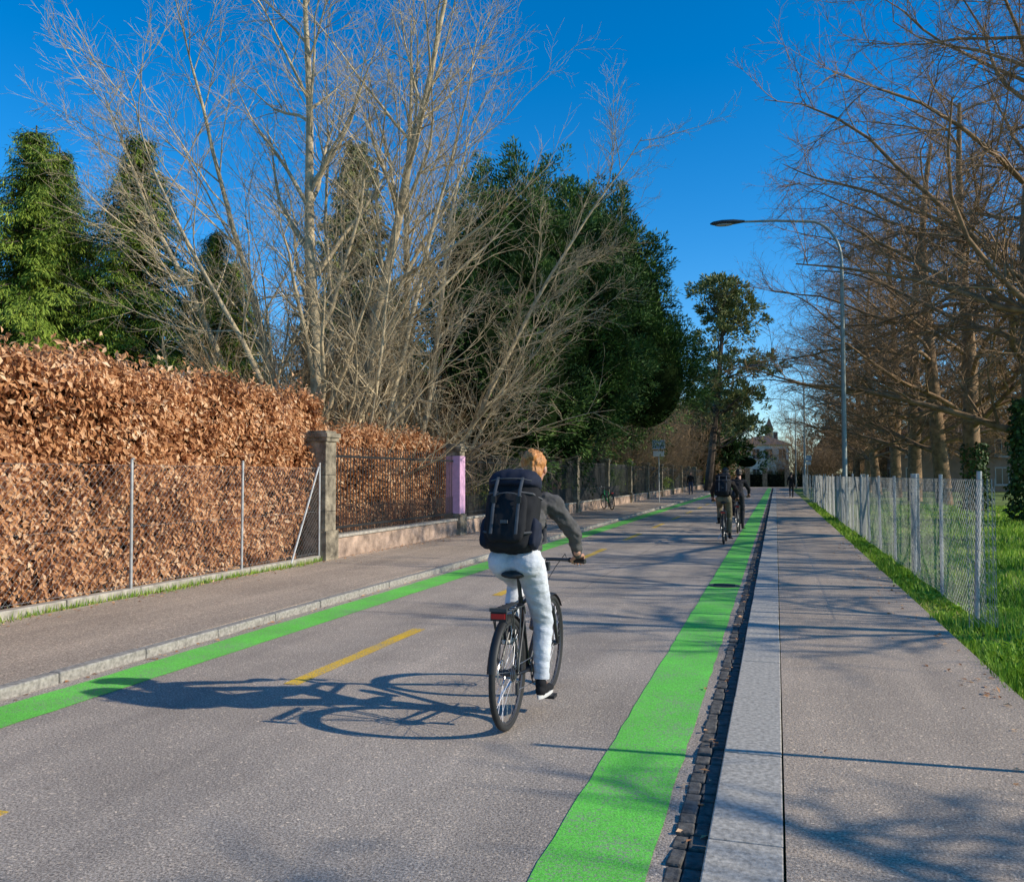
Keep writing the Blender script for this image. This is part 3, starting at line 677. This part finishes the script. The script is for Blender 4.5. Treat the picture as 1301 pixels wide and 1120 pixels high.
# ------------------------------------------------------------------ buildings
m_ren=simple('white_render',(.72,.70,.66),.8,amt=.08,sc=2,bs=.2);m_roof=simple('roof_tiles',(.08,.06,.055),.8,amt=.3,sc=12,bs=.5,bsc=30)
m_win=simple('window_glass',(.03,.04,.05),.12,amt=.3,sc=1);m_brown=simple('ochre_render',(.34,.24,.18),.85,amt=.15,sc=2);m_frame=simple('window_frame',(.5,.5,.48),.5,amt=.1)
def house(name,cx,cy,wx,wy,h,rh,mw,cols,rows):
    e=empty(name,(cx,cy,0));b=MB();b.box((0,0,h/2),(wx/2,wy/2,h/2));b.box((0,0,.3),(wx/2+.04,wy/2+.04,.3));b.build('walls',[mw],parent=e,smooth=False)
    b=MB();o=.5;x0,y0=wx/2+o,wy/2+o;rx=max(.2,wx/2-wy/2*.8)
    b.add([(-x0,-y0,h),(x0,-y0,h),(x0,y0,h),(-x0,y0,h),(-rx,0,h+rh),(rx,0,h+rh)],[(0,1,5,4),(1,2,5),(2,3,4,5),(3,0,4),(3,2,1,0)])
    b.box((wx*.25,.4,h+rh*.9),(.35,.35,.8));b.build('roof',[m_roof],parent=e,smooth=False)
    bw=MB();bf=MB()
    for r in range(rows):
        zc=h*(r+.55)/rows
        for c in range(cols):
            xc=-wx/2+wx*(c+.5)/cols
            if r==0 and c==cols//2:
                bf.box((xc,-wy/2-.03,1.15),(.62,.03,1.15));bw.box((xc,-wy/2-.065,1.2),(.5,.006,1.0));continue
            bf.box((xc,-wy/2-.03,zc),(.62,.03,.85));bw.box((xc,-wy/2-.065,zc),(.52,.006,.75));bf.box((xc,-wy/2-.08,zc),(.03,.008,.75));bf.box((xc,-wy/2-.1,zc-.9),(.7,.1,.04))
        for c in range(2):
            yc=-wy/2+wy*(c+.5)/2
            for sx in(-1,1): bf.box((sx*(wx/2+.03),yc,zc),(.03,.62,.85));bw.box((sx*(wx/2+.065),yc,zc),(.006,.52,.75))
    bw.build('windows',[m_win],parent=e,smooth=False);bf.build('window_frames',[m_frame],parent=e,smooth=False)
house('white_house',-2.0,148,8.0,8,6.4,1.6,m_ren,4,2)
house('ochre_house',18,97,13,9,5.4,2.2,m_brown,5,2)
house('white_house',34,110,14,10,6.0,2.5,m_ren,5,2)
house('grey_house',-24,135,14,10,8,3,m_ren,5,3)
e=empty('church_tower',(-3.5,520,0));b=MB();b.box((0,0,14),(2.2,2.2,14));b.build('tower',[m_brown],parent=e,smooth=False)
b=MB();b.add([(-2.4,-2.4,28),(2.4,-2.4,28),(2.4,2.4,28),(-2.4,2.4,28),(0,0,35)],[(0,1,4),(1,2,4),(2,3,4),(3,0,4),(3,2,1,0)]);b.build('spire',[m_roof],parent=e,smooth=False)
b=MB();b.box((0,-2.23,24),(.8,.03,1.5));b.build('belfry_opening',[m_win],parent=e,smooth=False)
b=MB()
for x in(-3.6,3.6,-1.4,1.4): b.box((x,119.5,1.2),(.3,.3,1.2));b.box((x,119.5,2.46),(.38,.38,.06))
b.build('gate_pillars',[m_pillar],smooth=False)
S=[]
for x in np.arange(-30,30,.14):
    S.append((x,119.5,.1,x,119.5,2.0,.02,.02))
V,F=tubes(S,4);mesh_np('iron_gate',V,F,[m_iron])
hedge('garden_hedge',-30,30,120.2,121.2,1.9,5000,m_ivy,m_core,(.2,.3),.05,.2)

# ------------------------------------------------------------------ bicycle
m_frameb=simple('black_frame_paint',(.012,.013,.015),.3,amt=.2);m_rub=simple('tyre_rubber',(.018,.018,.018),.8,amt=.2,sc=40)
m_steel=simple('bright_steel',(.55,.55,.56),.28,.9,amt=.1);m_dkm=simple('dark_metal',(.08,.08,.085),.4,.6,amt=.2)
m_red=simple('red_lens',(.55,.02,.015),.25,amt=.1);m_sad=simple('saddle_black',(.014,.014,.014),.55,amt=.2)
def bicycle(x,y,mf,rz=0,detail=1,name='bicycle'):
    e=empty(name,(x,y,0),rz)
    for nm,yy in(('rear_wheel',0),('front_wheel',1.06)):
        b=MB();c=(0,yy,.35)
        b.torus(c,(1,0,0),.330,.0205,64,10,1);b.torus(c,(1,0,0),.306,.011,56,6,3)
        ns=32
        for i in range(ns):
            a=2*math.pi*i/ns;a2=a+(.5 if i%4<2 else -.5);sx=.03*(1 if i%2 else -1)
            b.sweep([(sx,yy+.022*math.cos(a2),.35+.022*math.sin(a2)),(0,yy+.302*math.cos(a),.35+.302*math.sin(a))],.0014,4,2,caps=False)
        b.sweep([(-.055,yy,.35),(-.03,yy,.35),(.03,yy,.35),(.055,yy,.35)],[.012,.022,.022,.012],12,3)
        b.torus((-.045,yy,.35),(1,0,0),.078,.005,30,4,2)
        for i in range(6):
            a=i*math.pi/3;b.sweep([(-.045,yy,.35),(-.045,yy+.076*math.cos(a+.3),.35+.076*math.sin(a+.3))],.003,4,2)
        if yy==0:
            for k in range(6): b.sweep([(.032+k*.004,0,.35),(.034+k*.004,0,.35)],.055-.005*k,20,3 if k%2 else 2)
        b.build(nm,[mf,m_rub,m_steel,m_dkm],parent=e)
    b=MB();BB=(0,.44,.29)
    b.sweep([BB,(0,.285,.76),(0,.275,.79)],[.018,.017,.017],12,0)
    b.sweep([(0,.276,.785),(0,.22,.945)],.0135,10,3)
    b.sweep([(0,.29,.745),(0,.862,.80)],[.015,.018],12,0);b.sweep([BB,(0,.893,.71)],[.022,.021],12,0)
    b.sweep([(0,.908,.665),(0,.853,.85)],.023,12,0);b.sweep([(0,.852,.85),(0,.838,.93)],.015,10,3)
    b.sweep([(0,.843,.91),(0,.88,.985)],.016,10,3)
    for s in(-1,1):
        b.sweep([(s*.02,.43,.29),(s*.045,.30,.31),(s*.062,0,.35)],[.013,.011,.009],8,0)
        b.sweep([(s*.012,.29,.75),(s*.04,.22,.66),(s*.062,0,.35)],[.009,.008,.007],8,0)
        b.sweep([(s*.02,.912,.655),(s*.052,.925,.63),(s*.055,1.0,.46),(s*.056,1.06,.35)],[.018,.018,.014,.010],10,0)
    b.sweep([(-.04,.44,.29),(.04,.44,.29)],.024,14,3)
    b.sweep([(0,.60,.53),(0,.70,.66),(0,.712,.675),(0,.725,.69)],[.034,.034,.018,.018],12,3)
    b.build('frame',[mf,m_rub,m_steel,m_dkm],parent=e)
    b=MB()
    bar=[(-.32,.80,.985),(-.2,.835,.99),(-.08,.885,.987),(0,.888,.985),(.08,.885,.987),(.2,.835,.99),(.32,.80,.985)]
    b.sweep(bar,.0125,10,3)
    for s in(-1,1):
        b.sweep([(s*.325,.798,.985),(s*.2,.836,.99)],.0175,12,5)
        b.sweep([(s*.18,.85,.985),(s*.20,.90,.965),(s*.27,.885,.945)],[.007,.006,.005],6,2)
        b.sweep([(s*.18,.86,.985),(s*.14,.96,1.02),(s*.06,.99,.92),(0,.93,.80)],.0028,5,5)
    b.box((0,.93,.93),(.03,.025,.03),3);b.ball((-.12,.875,1.01),(.02,.02,.014),2)
    b.build('handlebar',[mf,m_rub,m_steel,m_dkm,m_red,m_sad],parent=e)
    b=MB();rings=[]
    for yy,wd,h0,h1 in((.055,.045,.945,.965),(.07,.072,.935,.982),(.12,.082,.93,.985),(.18,.058,.935,.976),(.25,.026,.94,.970),(.31,.02,.94,.967),(.325,.008,.95,.962)):
        rings.append([Vector((math.cos(a)*wd,yy,(h0+h1)/2+math.sin(a)*(h1-h0)/2)) for a in [2*math.pi*k/14 for k in range(14)]])
    b.loft(rings,0)
    for s in(-1,1): b.sweep([(s*.03,.09,.945),(s*.022,.18,.925),(s*.012,.29,.945)],.004,6,1)
    b.box((0,.215,.935),(.025,.03,.012),1)
    b.build('saddle',[m_sad,m_dkm],parent=e)
    b=MB();b.torus((.052,.44,.29),(1,0,0),.088,.005,40,5,3)
    for i in range(5):
        a=i*1.2566;b.sweep([(.052,.44,.29),(.052,.44+.086*math.cos(a),.29+.086*math.sin(a))],.006,5,3)
    b.sweep([(.055,.44,.29),(.085,.445,.28),(.095,.455,.12)],[.014,.012,.010],8,3);b.sweep([(-.055,.44,.29),(-.085,.435,.30),(-.095,.425,.46)],[.014,.012,.010],8,3)
    b.box((.145,.455,.112),(.048,.045,.010),5);b.box((-.145,.425,.462),(.048,.045,.010),5)
    b.sweep([(.05,0,.398),(.052,.44,.378)],.0035,4,2);b.sweep([(.05,.44,.203),(.048,.03,.24),(.048,.02,.28),(.048,0,.302)],.0035,4,2)
    b.box((.05,.03,.255),(.008,.018,.04),3);b.ball((.05,.02,.29),(.008,.014,.014),3)
    b.sweep([(-.03,.36,.28),(-.12,.25,.16),(-.14,.22,.10)],.008,6,2)
    b.build('drivetrain',[mf,m_rub,m_steel,m_dkm,m_red,m_sad],parent=e)
    b=MB()
    for s in(-1,1):
        b.sweep([(s*.055,.20,.70),(s*.058,.16,.755),(s*.06,-.14,.765),(s*.045,-.18,.76),(0,-.185,.76)],.0055,6,0)
        b.sweep([(s*.065,0,.36),(s*.06,-.10,.762)],.005,6,0);b.sweep([(s*.065,.0,.36),(s*.06,.08,.762)],.005,6,0);b.sweep([(s*.06,-.14,.74),(s*.065,.02,.45)],.004,6,0)
    for yy in(-.12,-.03,.06,.14): b.sweep([(-.06,yy,.764),(.06,yy,.764)],.004,6,0)
    b.box((0,.0,.772),(.022,.15,.004),3)
    b.box((0,-.195,.735),(.05,.012,.026),1);b.box((0,-.209,.738),(.044,.004,.016),4)
    b.box((0,-.2,.775),(.055,.014,.01),3)
    b.build('rear_rack',[m_dkm,m_sad,m_steel,m_dkm,m_red],parent=e)
    for nm,yy,a0,a1 in(('rear_mudguard',0,.45,2.95),('front_mudguard',1.06,.7,2.3)):
        b=MB();rings=[]
        for t in np.linspace(a0,a1,26):
            cy_,cz_=math.cos(t),math.sin(t);ring=[]
            for sx,rr in((-.027,.356),(-.018,.366),(0,.370),(.018,.366),(.027,.356),(.017,.362),(0,.3665),(-.017,.362)):
                ring.append(Vector((sx,yy+rr*cy_,.35+rr*cz_)))
            rings.append(ring)
        b.loft(rings,0);b.build(nm,[m_sad],parent=e)
    return e

# ------------------------------------------------------------------ people
m_skin=simple('skin',(.52,.27,.18),.5,amt=.12,sc=9);m_eye=simple('eye_white',(.7,.7,.68),.3,amt=.02);m_dark=simple('pupil',(.02,.015,.01),.3);m_lip=simple('lips',(.42,.13,.11),.5,amt=.05)
def cloth(name,c,amt=.2,bs=.35,sc=14,bsc=180,rough=.85): return simple(name,c,rough,amt=amt,sc=sc,bs=bs,bsc=bsc,bd=.003,spec=.2)
def jeans_mat():
    m,nt,b=M('light_denim');v=coords(nt)
    c=ramp(nt,noi(nt,v,7,5,.6),[(.3,(.44,.46,.50)),(.55,(.62,.63,.66)),(.75,(.78,.78,.79))])
    v2=coords(nt,(400,400,90));c=mixc(nt,c,ramp(nt,noi(nt,v2,1,2),[(.35,(.85,.88,.92)),(.65,(1.05,1.05,1.05))]),1.0,'MULTIPLY')
    nt.links.new(c,b.inputs['Base Color']);b.inputs['Roughness'].default_value=.9;b.inputs['Specular IOR Level'].default_value=.15
    bump(nt,b,noi(nt,coords(nt,(1,1,2.6)),20,5,.6),.7,.010);return m
def head(e,c,hair,vox,tilt=0,bun=True,helmet=None):
    c=Vector(c);Rm=Matrix.Rotation(-tilt,3,'X')
    def T(p): return c+Rm@Vector(p)
    b=MB()
    b.ball(T((0,-.01,.025)),(.076,.095,.092),R=Rm);b.ball(T((0,.03,-.035)),(.058,.062,.075),R=Rm);b.ball(T((0,.055,-.085)),(.03,.028,.024),R=Rm)
    b.cap(T((0,.088,.01)),T((0,.108,-.022)),.009,.014,n=8)
    b.ball(T((0,.086,-.052)),(.024,.012,.010),R=Rm)
    for s in(-1,1):
        b.ball(T((s*.079,-.008,-.005)),(.012,.020,.032),R=Rm);b.ball(T((s*.045,.06,-.02)),(.022,.022,.02),R=Rm);b.ball(T((s*.03,.082,.028)),(.022,.012,.008),R=Rm)
    b.cap(T((0,-.02,-.05)),c+Vector((0,-.085,-.19)),.052,.062)
    b.remesh('head',[m_skin],vox*.7,e,2)
    b=MB()
    for s in(-1,1):
        b.ball(T((s*.031,.082,.006)),(.013,.010,.010),0,R=Rm);b.ball(T((s*.031,.0905,.006)),(.005,.003,.005),1,R=Rm)
    b.ball(T((0,.093,-.052)),(.020,.007,.006),2,R=Rm);b.build('face_features',[m_eye,m_dark,m_lip],parent=e)
    b=MB();b.ball(T((0,-.025,.040)),(.084,.101,.091),R=Rm);b.ball(T((0,-.055,-.02)),(.070,.066,.075),R=Rm)
    if bun:
        b.ball(T((.0,-.10,.085)),(.042,.042,.040));b.ball(T((.02,-.125,.075)),(.028,.025,.03));b.ball(T((-.02,-.12,.06)),(.026,.026,.03))
        b.cap(T((.05,-.06,-.05)),T((.055,-.065,-.11)),.016,.005);b.cap(T((-.05,-.06,-.05)),T((-.05,-.07,-.12)),.016,.005)
    b.remesh('hair',[hair],vox*.6,e,1,.009,(70,70,22))
    if helmet:
        b=MB();b.ball(T((0,-.02,.085)),(.105,.135,.075),R=Rm);b.remesh('helmet',[helmet],.008,e,2)
def hand(e,gc,wr,s,vox):
    g=Vector(gc);w_=Vector(wr);b=MB()
    lens=[.95,1.05,1.0,.82];rad=[.0088,.0092,.0088,.0078]
    for i in range(4):
        xo=-s*(1.5-i)*.0205*1.0;k=lens[i]
        K=g+Vector((xo,-.004,.040));A=g+Vector((xo,.031*k,.026));B_=g+Vector((xo,.036*k,-.006));C=g+Vector((xo,.014,-.027*k))
        r=rad[i]
        b.cap(w_+Vector((xo*.55,0,0)),K,.015,.0125,n=8);b.cap(K,A,r*1.2,r*1.05,n=8);b.cap(A,B_,r*1.05,r,n=8);b.cap(B_,C,r,r*.85,n=8)
    t0=w_.lerp(g,.35)+Vector((-s*.022,0,.0));t1=g+Vector((-s*.046,-.028,.006));t2=g+Vector((-s*.047,.006,-.016));t3=g+Vector((-s*.038,.026,-.020))
    b.cap(t0,t1,.015,.012,n=8);b.cap(t1,t2,.0115,.010,n=8);b.cap(t2,t3,.010,.008,n=8)
    b.cap(w_+(w_-g).normalized()*.06,w_,.025,.024,n=10)
    b.remesh('hand_right' if s>0 else 'hand_left',[m_skin],vox,e,1)
def shoe(e,heel,toe,up,m_up,m_sole,nm):
    heel=Vector(heel);toe=Vector(toe);d=(toe-heel);L=d.length;d.normalize();x=Vector((1,0,0));z=x.cross(d).normalized();Rm=Matrix((x,d,z)).transposed()
    def P(a,b_,c): return heel+x*a+d*b_+z*c
    b=MB();b.ball(P(0,.035,.045),(.036,.045,.045),R=Rm);b.ball(P(0,.11,.04),(.037,.08,.042),R=Rm);b.ball(P(0,.19,.028),(.043,.065,.032),R=Rm);b.ball(P(0,.235,.024),(.036,.035,.026),R=Rm)
    b.cap(P(0,.045,.05),P(0,.04,.09),.038,.040)
    b.remesh(nm,[m_up],.006,e,2)
    b=MB();r=[]
    for zz,g in((-.004,.95),(.004,1.0),(.016,1.0),(.020,.95)):
        ring=[]
        for k in range(24):
            a=2*math.pi*k/24;yy=.125+.145*math.sin(a);wd=.040+.008*math.sin(a);ring.append(P(math.cos(a)*wd*g*(1 if abs(math.sin(a))<.9 else .95),yy*1.0+(.0),zz))
        r.append(ring)
    b.loft(r,0);b.build(nm+'_sole',[m_sole],parent=e)
def superring(c,u,v,hu,hv,n=28,p=3.2):
    out=[]
    for k in range(n):
        a=2*math.pi*k/n;ca,sa=math.cos(a),math.sin(a);out.append(c+u*hu*math.copysign(abs(ca)**(2/p),ca)+v*hv*math.copysign(abs(sa)**(2/p),sa))
    return out
def backpack(e,C,ax,sc,m1,m2,m3):
    C=Vector(C);ax=Vector(ax).normalized();u=Vector((1,0,0));v=u.cross(ax).normalized()
    if v.y>0: v=-v
    def P(a,b_,c): return C+(u*a+v*b_+ax*c)*sc
    b=MB();rings=[]
    for c,w_,d_,o in((-.275,.10,.05,0),(-.265,.145,.085,0),(-.22,.168,.105,.005),(-.1,.178,.115,.01),(.05,.182,.112,.008),(.15,.178,.10,.0),(.21,.165,.085,-.005),(.24,.145,.07,-.01),(.25,.10,.045,-.01)):
        rings.append(superring(P(0,o,c),u*sc,v*sc,w_,d_))
    b.loft(rings,0)
    rings=[]
    for c,w_,d_,o in((.15,.165,.10,.02),(.17,.185,.118,.02),(.22,.188,.122,.012),(.265,.168,.105,.0),(.29,.12,.07,-.005),(.298,.06,.035,-.005)):
        rings.append(superring(P(0,o,c),u*sc,v*sc,w_,d_,p=2.6))
    b.loft(rings,1)
    rings=[]
    for c,w_,d_,o in((-.24,.08,.02,.11),(-.225,.125,.035,.115),(-.12,.135,.045,.12),(.03,.13,.042,.12),(.09,.11,.03,.11),(.105,.07,.012,.1)):
        rings.append(superring(P(0,o,c),u*sc,v*sc,w_,d_))
    b.loft(rings,0)
    for s in(-1,1):
        rings=[]
        for c,w_,d_ in((-.25,.02,.05),(-.23,.035,.075),(-.12,.038,.08),(-.06,.03,.078),(-.05,.012,.06)):
            rings.append(superring(P(s*.165,0,c),u*sc,v*sc,w_,d_))
        b.loft(rings,1)
    ob=b.build('backpack',[m1,m2],parent=e,ang=70)
    sb=ob.modifiers.new('s','SUBSURF');sb.levels=2;sb.render_levels=2
    tx=bpy.data.textures.new('fabric_folds','CLOUDS');tx.noise_scale=.07;tx.noise_depth=2
    dm=ob.modifiers.new('d','DISPLACE');dm.texture=tx;dm.strength=.022;dm.mid_level=.5
    b=MB()
    for s in(-1,1):
        b.sweep([P(s*.085,.135,.20),P(s*.085,.168,.10),P(s*.085,.172,-.05),P(s*.085,.162,-.2)],.011,4,0,sq=.35)
        b.box(P(s*.085,.178,.03),(.016*sc,.008*sc,.022*sc),1)
        b.sweep([P(s*.06,.12,-.19),P(s*.15,.10,-.17),P(s*.19,.02,-.14)],.008,4,0)
        b.sweep([P(s*.08,.12,.10),P(s*.15,.09,.10),P(s*.188,-.02,.1)],.008,4,0)
    b.sweep([P(-.1,.164,.055),P(-.05,.17,.075),P(0,.172,.08),P(.05,.17,.075),P(.1,.164,.055)],.0045,5,2)
    b.sweep([P(-.14,.11,.185),P(-.08,.138,.19),P(0,.145,.19),P(.08,.138,.19),P(.14,.11,.185)],.0045,5,2)
    b.sweep([P(-.03,-.06,.28),P(-.02,-.04,.33),P(.02,-.04,.33),P(.03,-.06,.28)],.009,6,0)
    b.box(P(0,.172,-.12),(.025*sc,.004,.010*sc),2)
    for s in(-1,1):
        b.sweep([P(s*.06,-.10,.22),P(s*.085,-.22,.235),P(s*.10,-.33,.17),P(s*.12,-.365,.02),P(s*.155,-.28,-.12),P(s*.165,-.08,-.2)],.024,6,0,sq=.3)
    b.build('backpack_straps',[m3,m_sad,m3],parent=e)
def rider(x,y,cj,cp,ch,cs,sole,packcols,vox=.009,helmet=None,bun=True,rz=0,s=1,slimcuff=True,hands=True):
    e=empty('cyclist',(x,y,0),rz)
    hl,hr=(-.085,.215,1.015),(.085,.215,1.015)
    kr,ar=(.115,.43,.615),(.115,.375,.215)
    kl,al=(-.12,.62,.85),(-.115,.375,.545)
    b=MB()
    b.ball((0,.225,1.075),(.155,.115,.10));b.ball((0,.20,1.03),(.175,.125,.085))
    b.ball((-.085,.155,1.035),(.100,.105,.10));b.ball((.085,.155,1.035),(.100,.105,.10));b.ball((0,.24,1.15),(.142,.10,.05))
    for h,k,a in((hr,kr,ar),(hl,kl,al)):
        h=Vector(h);k=Vector(k);a=Vector(a)
        b.cap(h+Vector((0,0,-.01)),h.lerp(k,.35),.100,.090);b.cap(h.lerp(k,.35),k,.090,.068);b.cap(k,k.lerp(a,.35)+Vector((0,-.012,0)),.068,.063);end=k.lerp(a,.86)
        b.cap(k.lerp(a,.35)+Vector((0,-.012,0)),end,.063,.050)
    b.remesh('trousers',[cp],vox,e,4,.006,(11,11,30))
    b=MB()
    for k,a in((kr,ar),(kl,al)):
        k=Vector(k);a=Vector(a);b.sweep([k.lerp(a,.84),k.lerp(a,.935)],[.054,.053],20,0,caps=False);b.sweep([k.lerp(a,.935),k.lerp(a,.93)],[.053,.045],20,0,caps=False)
    b.build('trouser_cuffs',[cp],parent=e)
    b=MB()
    for k,a in((kr,ar),(kl,al)):
        k=Vector(k);a=Vector(a);b.cap(k.lerp(a,.7),a+Vector((0,-.01,-.005)),.042,.032);b.cap(a+Vector((0,-.01,-.005)),a+Vector((0,-.02,-.05)),.033,.03)
        b.ball(a+Vector((.03,0,0)),.013);b.ball(a+Vector((-.03,0,0)),.013)
    b.remesh('ankles',[m_skin],.007,e,2)
    shoe(e,(.118,.315,.126),(.122,.57,.122),0,cs,sole,'shoe_right');shoe(e,(-.118,.30,.478),(-.122,.55,.474),0,cs,sole,'shoe_left')
    b=MB();sr=(.178,.44,1.405);sl_=(-.178,.44,1.405)
    b.ball((0,.245,1.125),(.158,.122,.08));b.ball((0,.275,1.20),(.148,.118,.11));b.ball((0,.33,1.30),(.158,.118,.12));b.ball((0,.385,1.385),(.165,.105,.085));b.cap((-.13,.425,1.425),(.13,.425,1.425),.06,.06);b.cap((0,.42,1.43),(0,.455,1.485),.065,.060)
    wrist={}
    for sg,S0,E0 in((1,sr,(.288,.60,1.205)),(-1,sl_,(-.288,.60,1.205))):
        S0=Vector(S0);E0=Vector(E0);G=Vector((sg*.275,.815,.988));W0=G+Vector((sg*.012,-.088,.045));wrist[sg]=(G,W0)
        b.cap(S0+Vector((-sg*.03,-.01,.0)),S0,.07,.068);b.cap(S0,S0.lerp(E0,.5),.066,.058);b.cap(S0.lerp(E0,.5),E0,.058,.052);b.cap(E0,E0.lerp(W0,.5),.052,.044);b.cap(E0.lerp(W0,.5),W0+Vector((0,-.012,.008)),.044,.033)
    b.remesh('jacket',[cj],vox,e,4,.013,(15,19,30))
    b=MB();b.sweep([(0,.225,1.085),(0,.232,1.115)],[.158,.162],28,0,sq=.76,caps=False);
    b.build('jacket_hem',[cj],parent=e)
    if hands:
        for sg in(1,-1): hand(e,wrist[sg][0],wrist[sg][1],sg,.0032)
    head(e,(0.025,.535,1.64),ch,vox,.12,bun,helmet)
    if packcols: backpack(e,(-.01,.135,1.355),(0,.36,.93),.97,*packcols)
    e.scale=(s,s,s)
    return e
c_black=cloth('black_fabric',(.016,.0165,.019));c_navy=cloth('navy_fabric',(.018,.022,.038));c_strap=cloth('grey_webbing',(.10,.10,.105))
c_jacket=cloth('charcoal_jacket',(.085,.081,.080));c_hair=simple('ginger_hair',(.52,.22,.065),.45,amt=.5,sc=60,bs=.6,bsc=150,bd=.005,scale=(3,3,.6));c_dhair=simple('dark_hair',(.03,.02,.013),.5,amt=.3,sc=60)
c_shoe=cloth('black_canvas',(.015,.015,.017));c_sole=simple('white_rubber',(.6,.58,.55),.6,amt=.1);c_khaki=cloth('khaki_trousers',(.20,.16,.10));c_dark2=cloth('dark_trousers',(.03,.03,.035));c_brown=cloth('dark_brown_jacket',(.035,.028,.025))
bicycle(-1.63,5.27,m_frameb,0,1)
rider(-1.63,5.27,c_jacket,jeans_mat(),c_hair,c_shoe,c_sole,(c_black,c_navy,c_strap),.009)
bicycle(-1.17,20.6,m_frameb,0,1)
rider(-1.17,20.6,c_brown,c_khaki,c_dhair,c_shoe,c_shoe,(c_black,c_black,c_strap),.014,helmet=None,bun=False)
bicycle(-1.02,24.6,m_frameb,0,1)
rider(-1.02,24.6,c_black,c_dark2,c_dhair,c_shoe,c_shoe,None,.014,bun=False)
m_gbike=simple('green_bike_paint',(.03,.30,.10),.35);pb=bicycle(-6.8,37.2,m_gbike,0,1);pb.location.z=.08;pb.rotation_euler=(0,R_(-4),R_(30))

def pedestrian(x,y,z,cj,cp,ch,rz=0,s=1.0):
    e=empty('pedestrian',(x,y,z),rz);e.scale=(s,)*3;v=.014
    b=MB();b.ball((0,0,.95),(.16,.115,.12))
    for sg,ky,fy in((1,.10,.22),(-1,.02,-.28)):
        h=Vector((sg*.085,0,.92));k=Vector((sg*.09,ky,.5));a=Vector((sg*.09,fy,.10 if sg>0 else .16));b.cap(h,k,.09,.062);b.cap(k,a,.062,.045)
    b.remesh('trousers',[cp],v,e,3,.005)
    b=MB();b.ball((0,0,1.05),(.165,.12,.14));b.ball((0,0,1.22),(.165,.115,.15));b.cap((-.14,0,1.37),(.14,0,1.37),.07,.07);b.cap((0,0,1.4),(0,.01,1.47),.06,.055)
    for sg,yy in((1,-.18),(-1,.2)):
        b.cap((sg*.19,0,1.36),(sg*.235,yy*.35,1.1),.06,.048);b.cap((sg*.235,yy*.35,1.1),(sg*.24,yy+.03,.87),.046,.035)
    b.remesh('jacket',[cj],v,e,3,.006)
    for sg,yy in((1,-.18),(-1,.2)):
        b=MB();c=Vector((sg*.24,yy+.04,.83));b.ball(c,(.018,.035,.042))
        for i in range(4): b.cap(c+Vector((0,.024-i*.016,-.03)),c+Vector((-sg*.012,.024-i*.015,-.085+.006*abs(i-1))),.009,.007,n=6)
        b.cap(c+Vector((-sg*.008,.03,.0)),c+Vector((-sg*.015,.055,-.045)),.010,.008,n=6);b.remesh('hand',[m_skin],.005,e,1)
    head(e,(0,.04,1.60),ch,.014,0,False)
    shoe(e,(.09,.17,.0),(.09,.43,.0),0,c_shoe,c_sole,'shoe_right');shoe(e,(-.09,-.33,.07),(-.09,-.10,.0),0,c_shoe,c_sole,'shoe_left')
pedestrian(1.0,62,.05,c_black,c_dark2,c_dhair,0);pedestrian(-6.3,68,.08,c_brown,cloth('blue_trousers',(.05,.07,.12)),c_dhair,math.pi)
print('objects',len(bpy.data.objects),cnt)
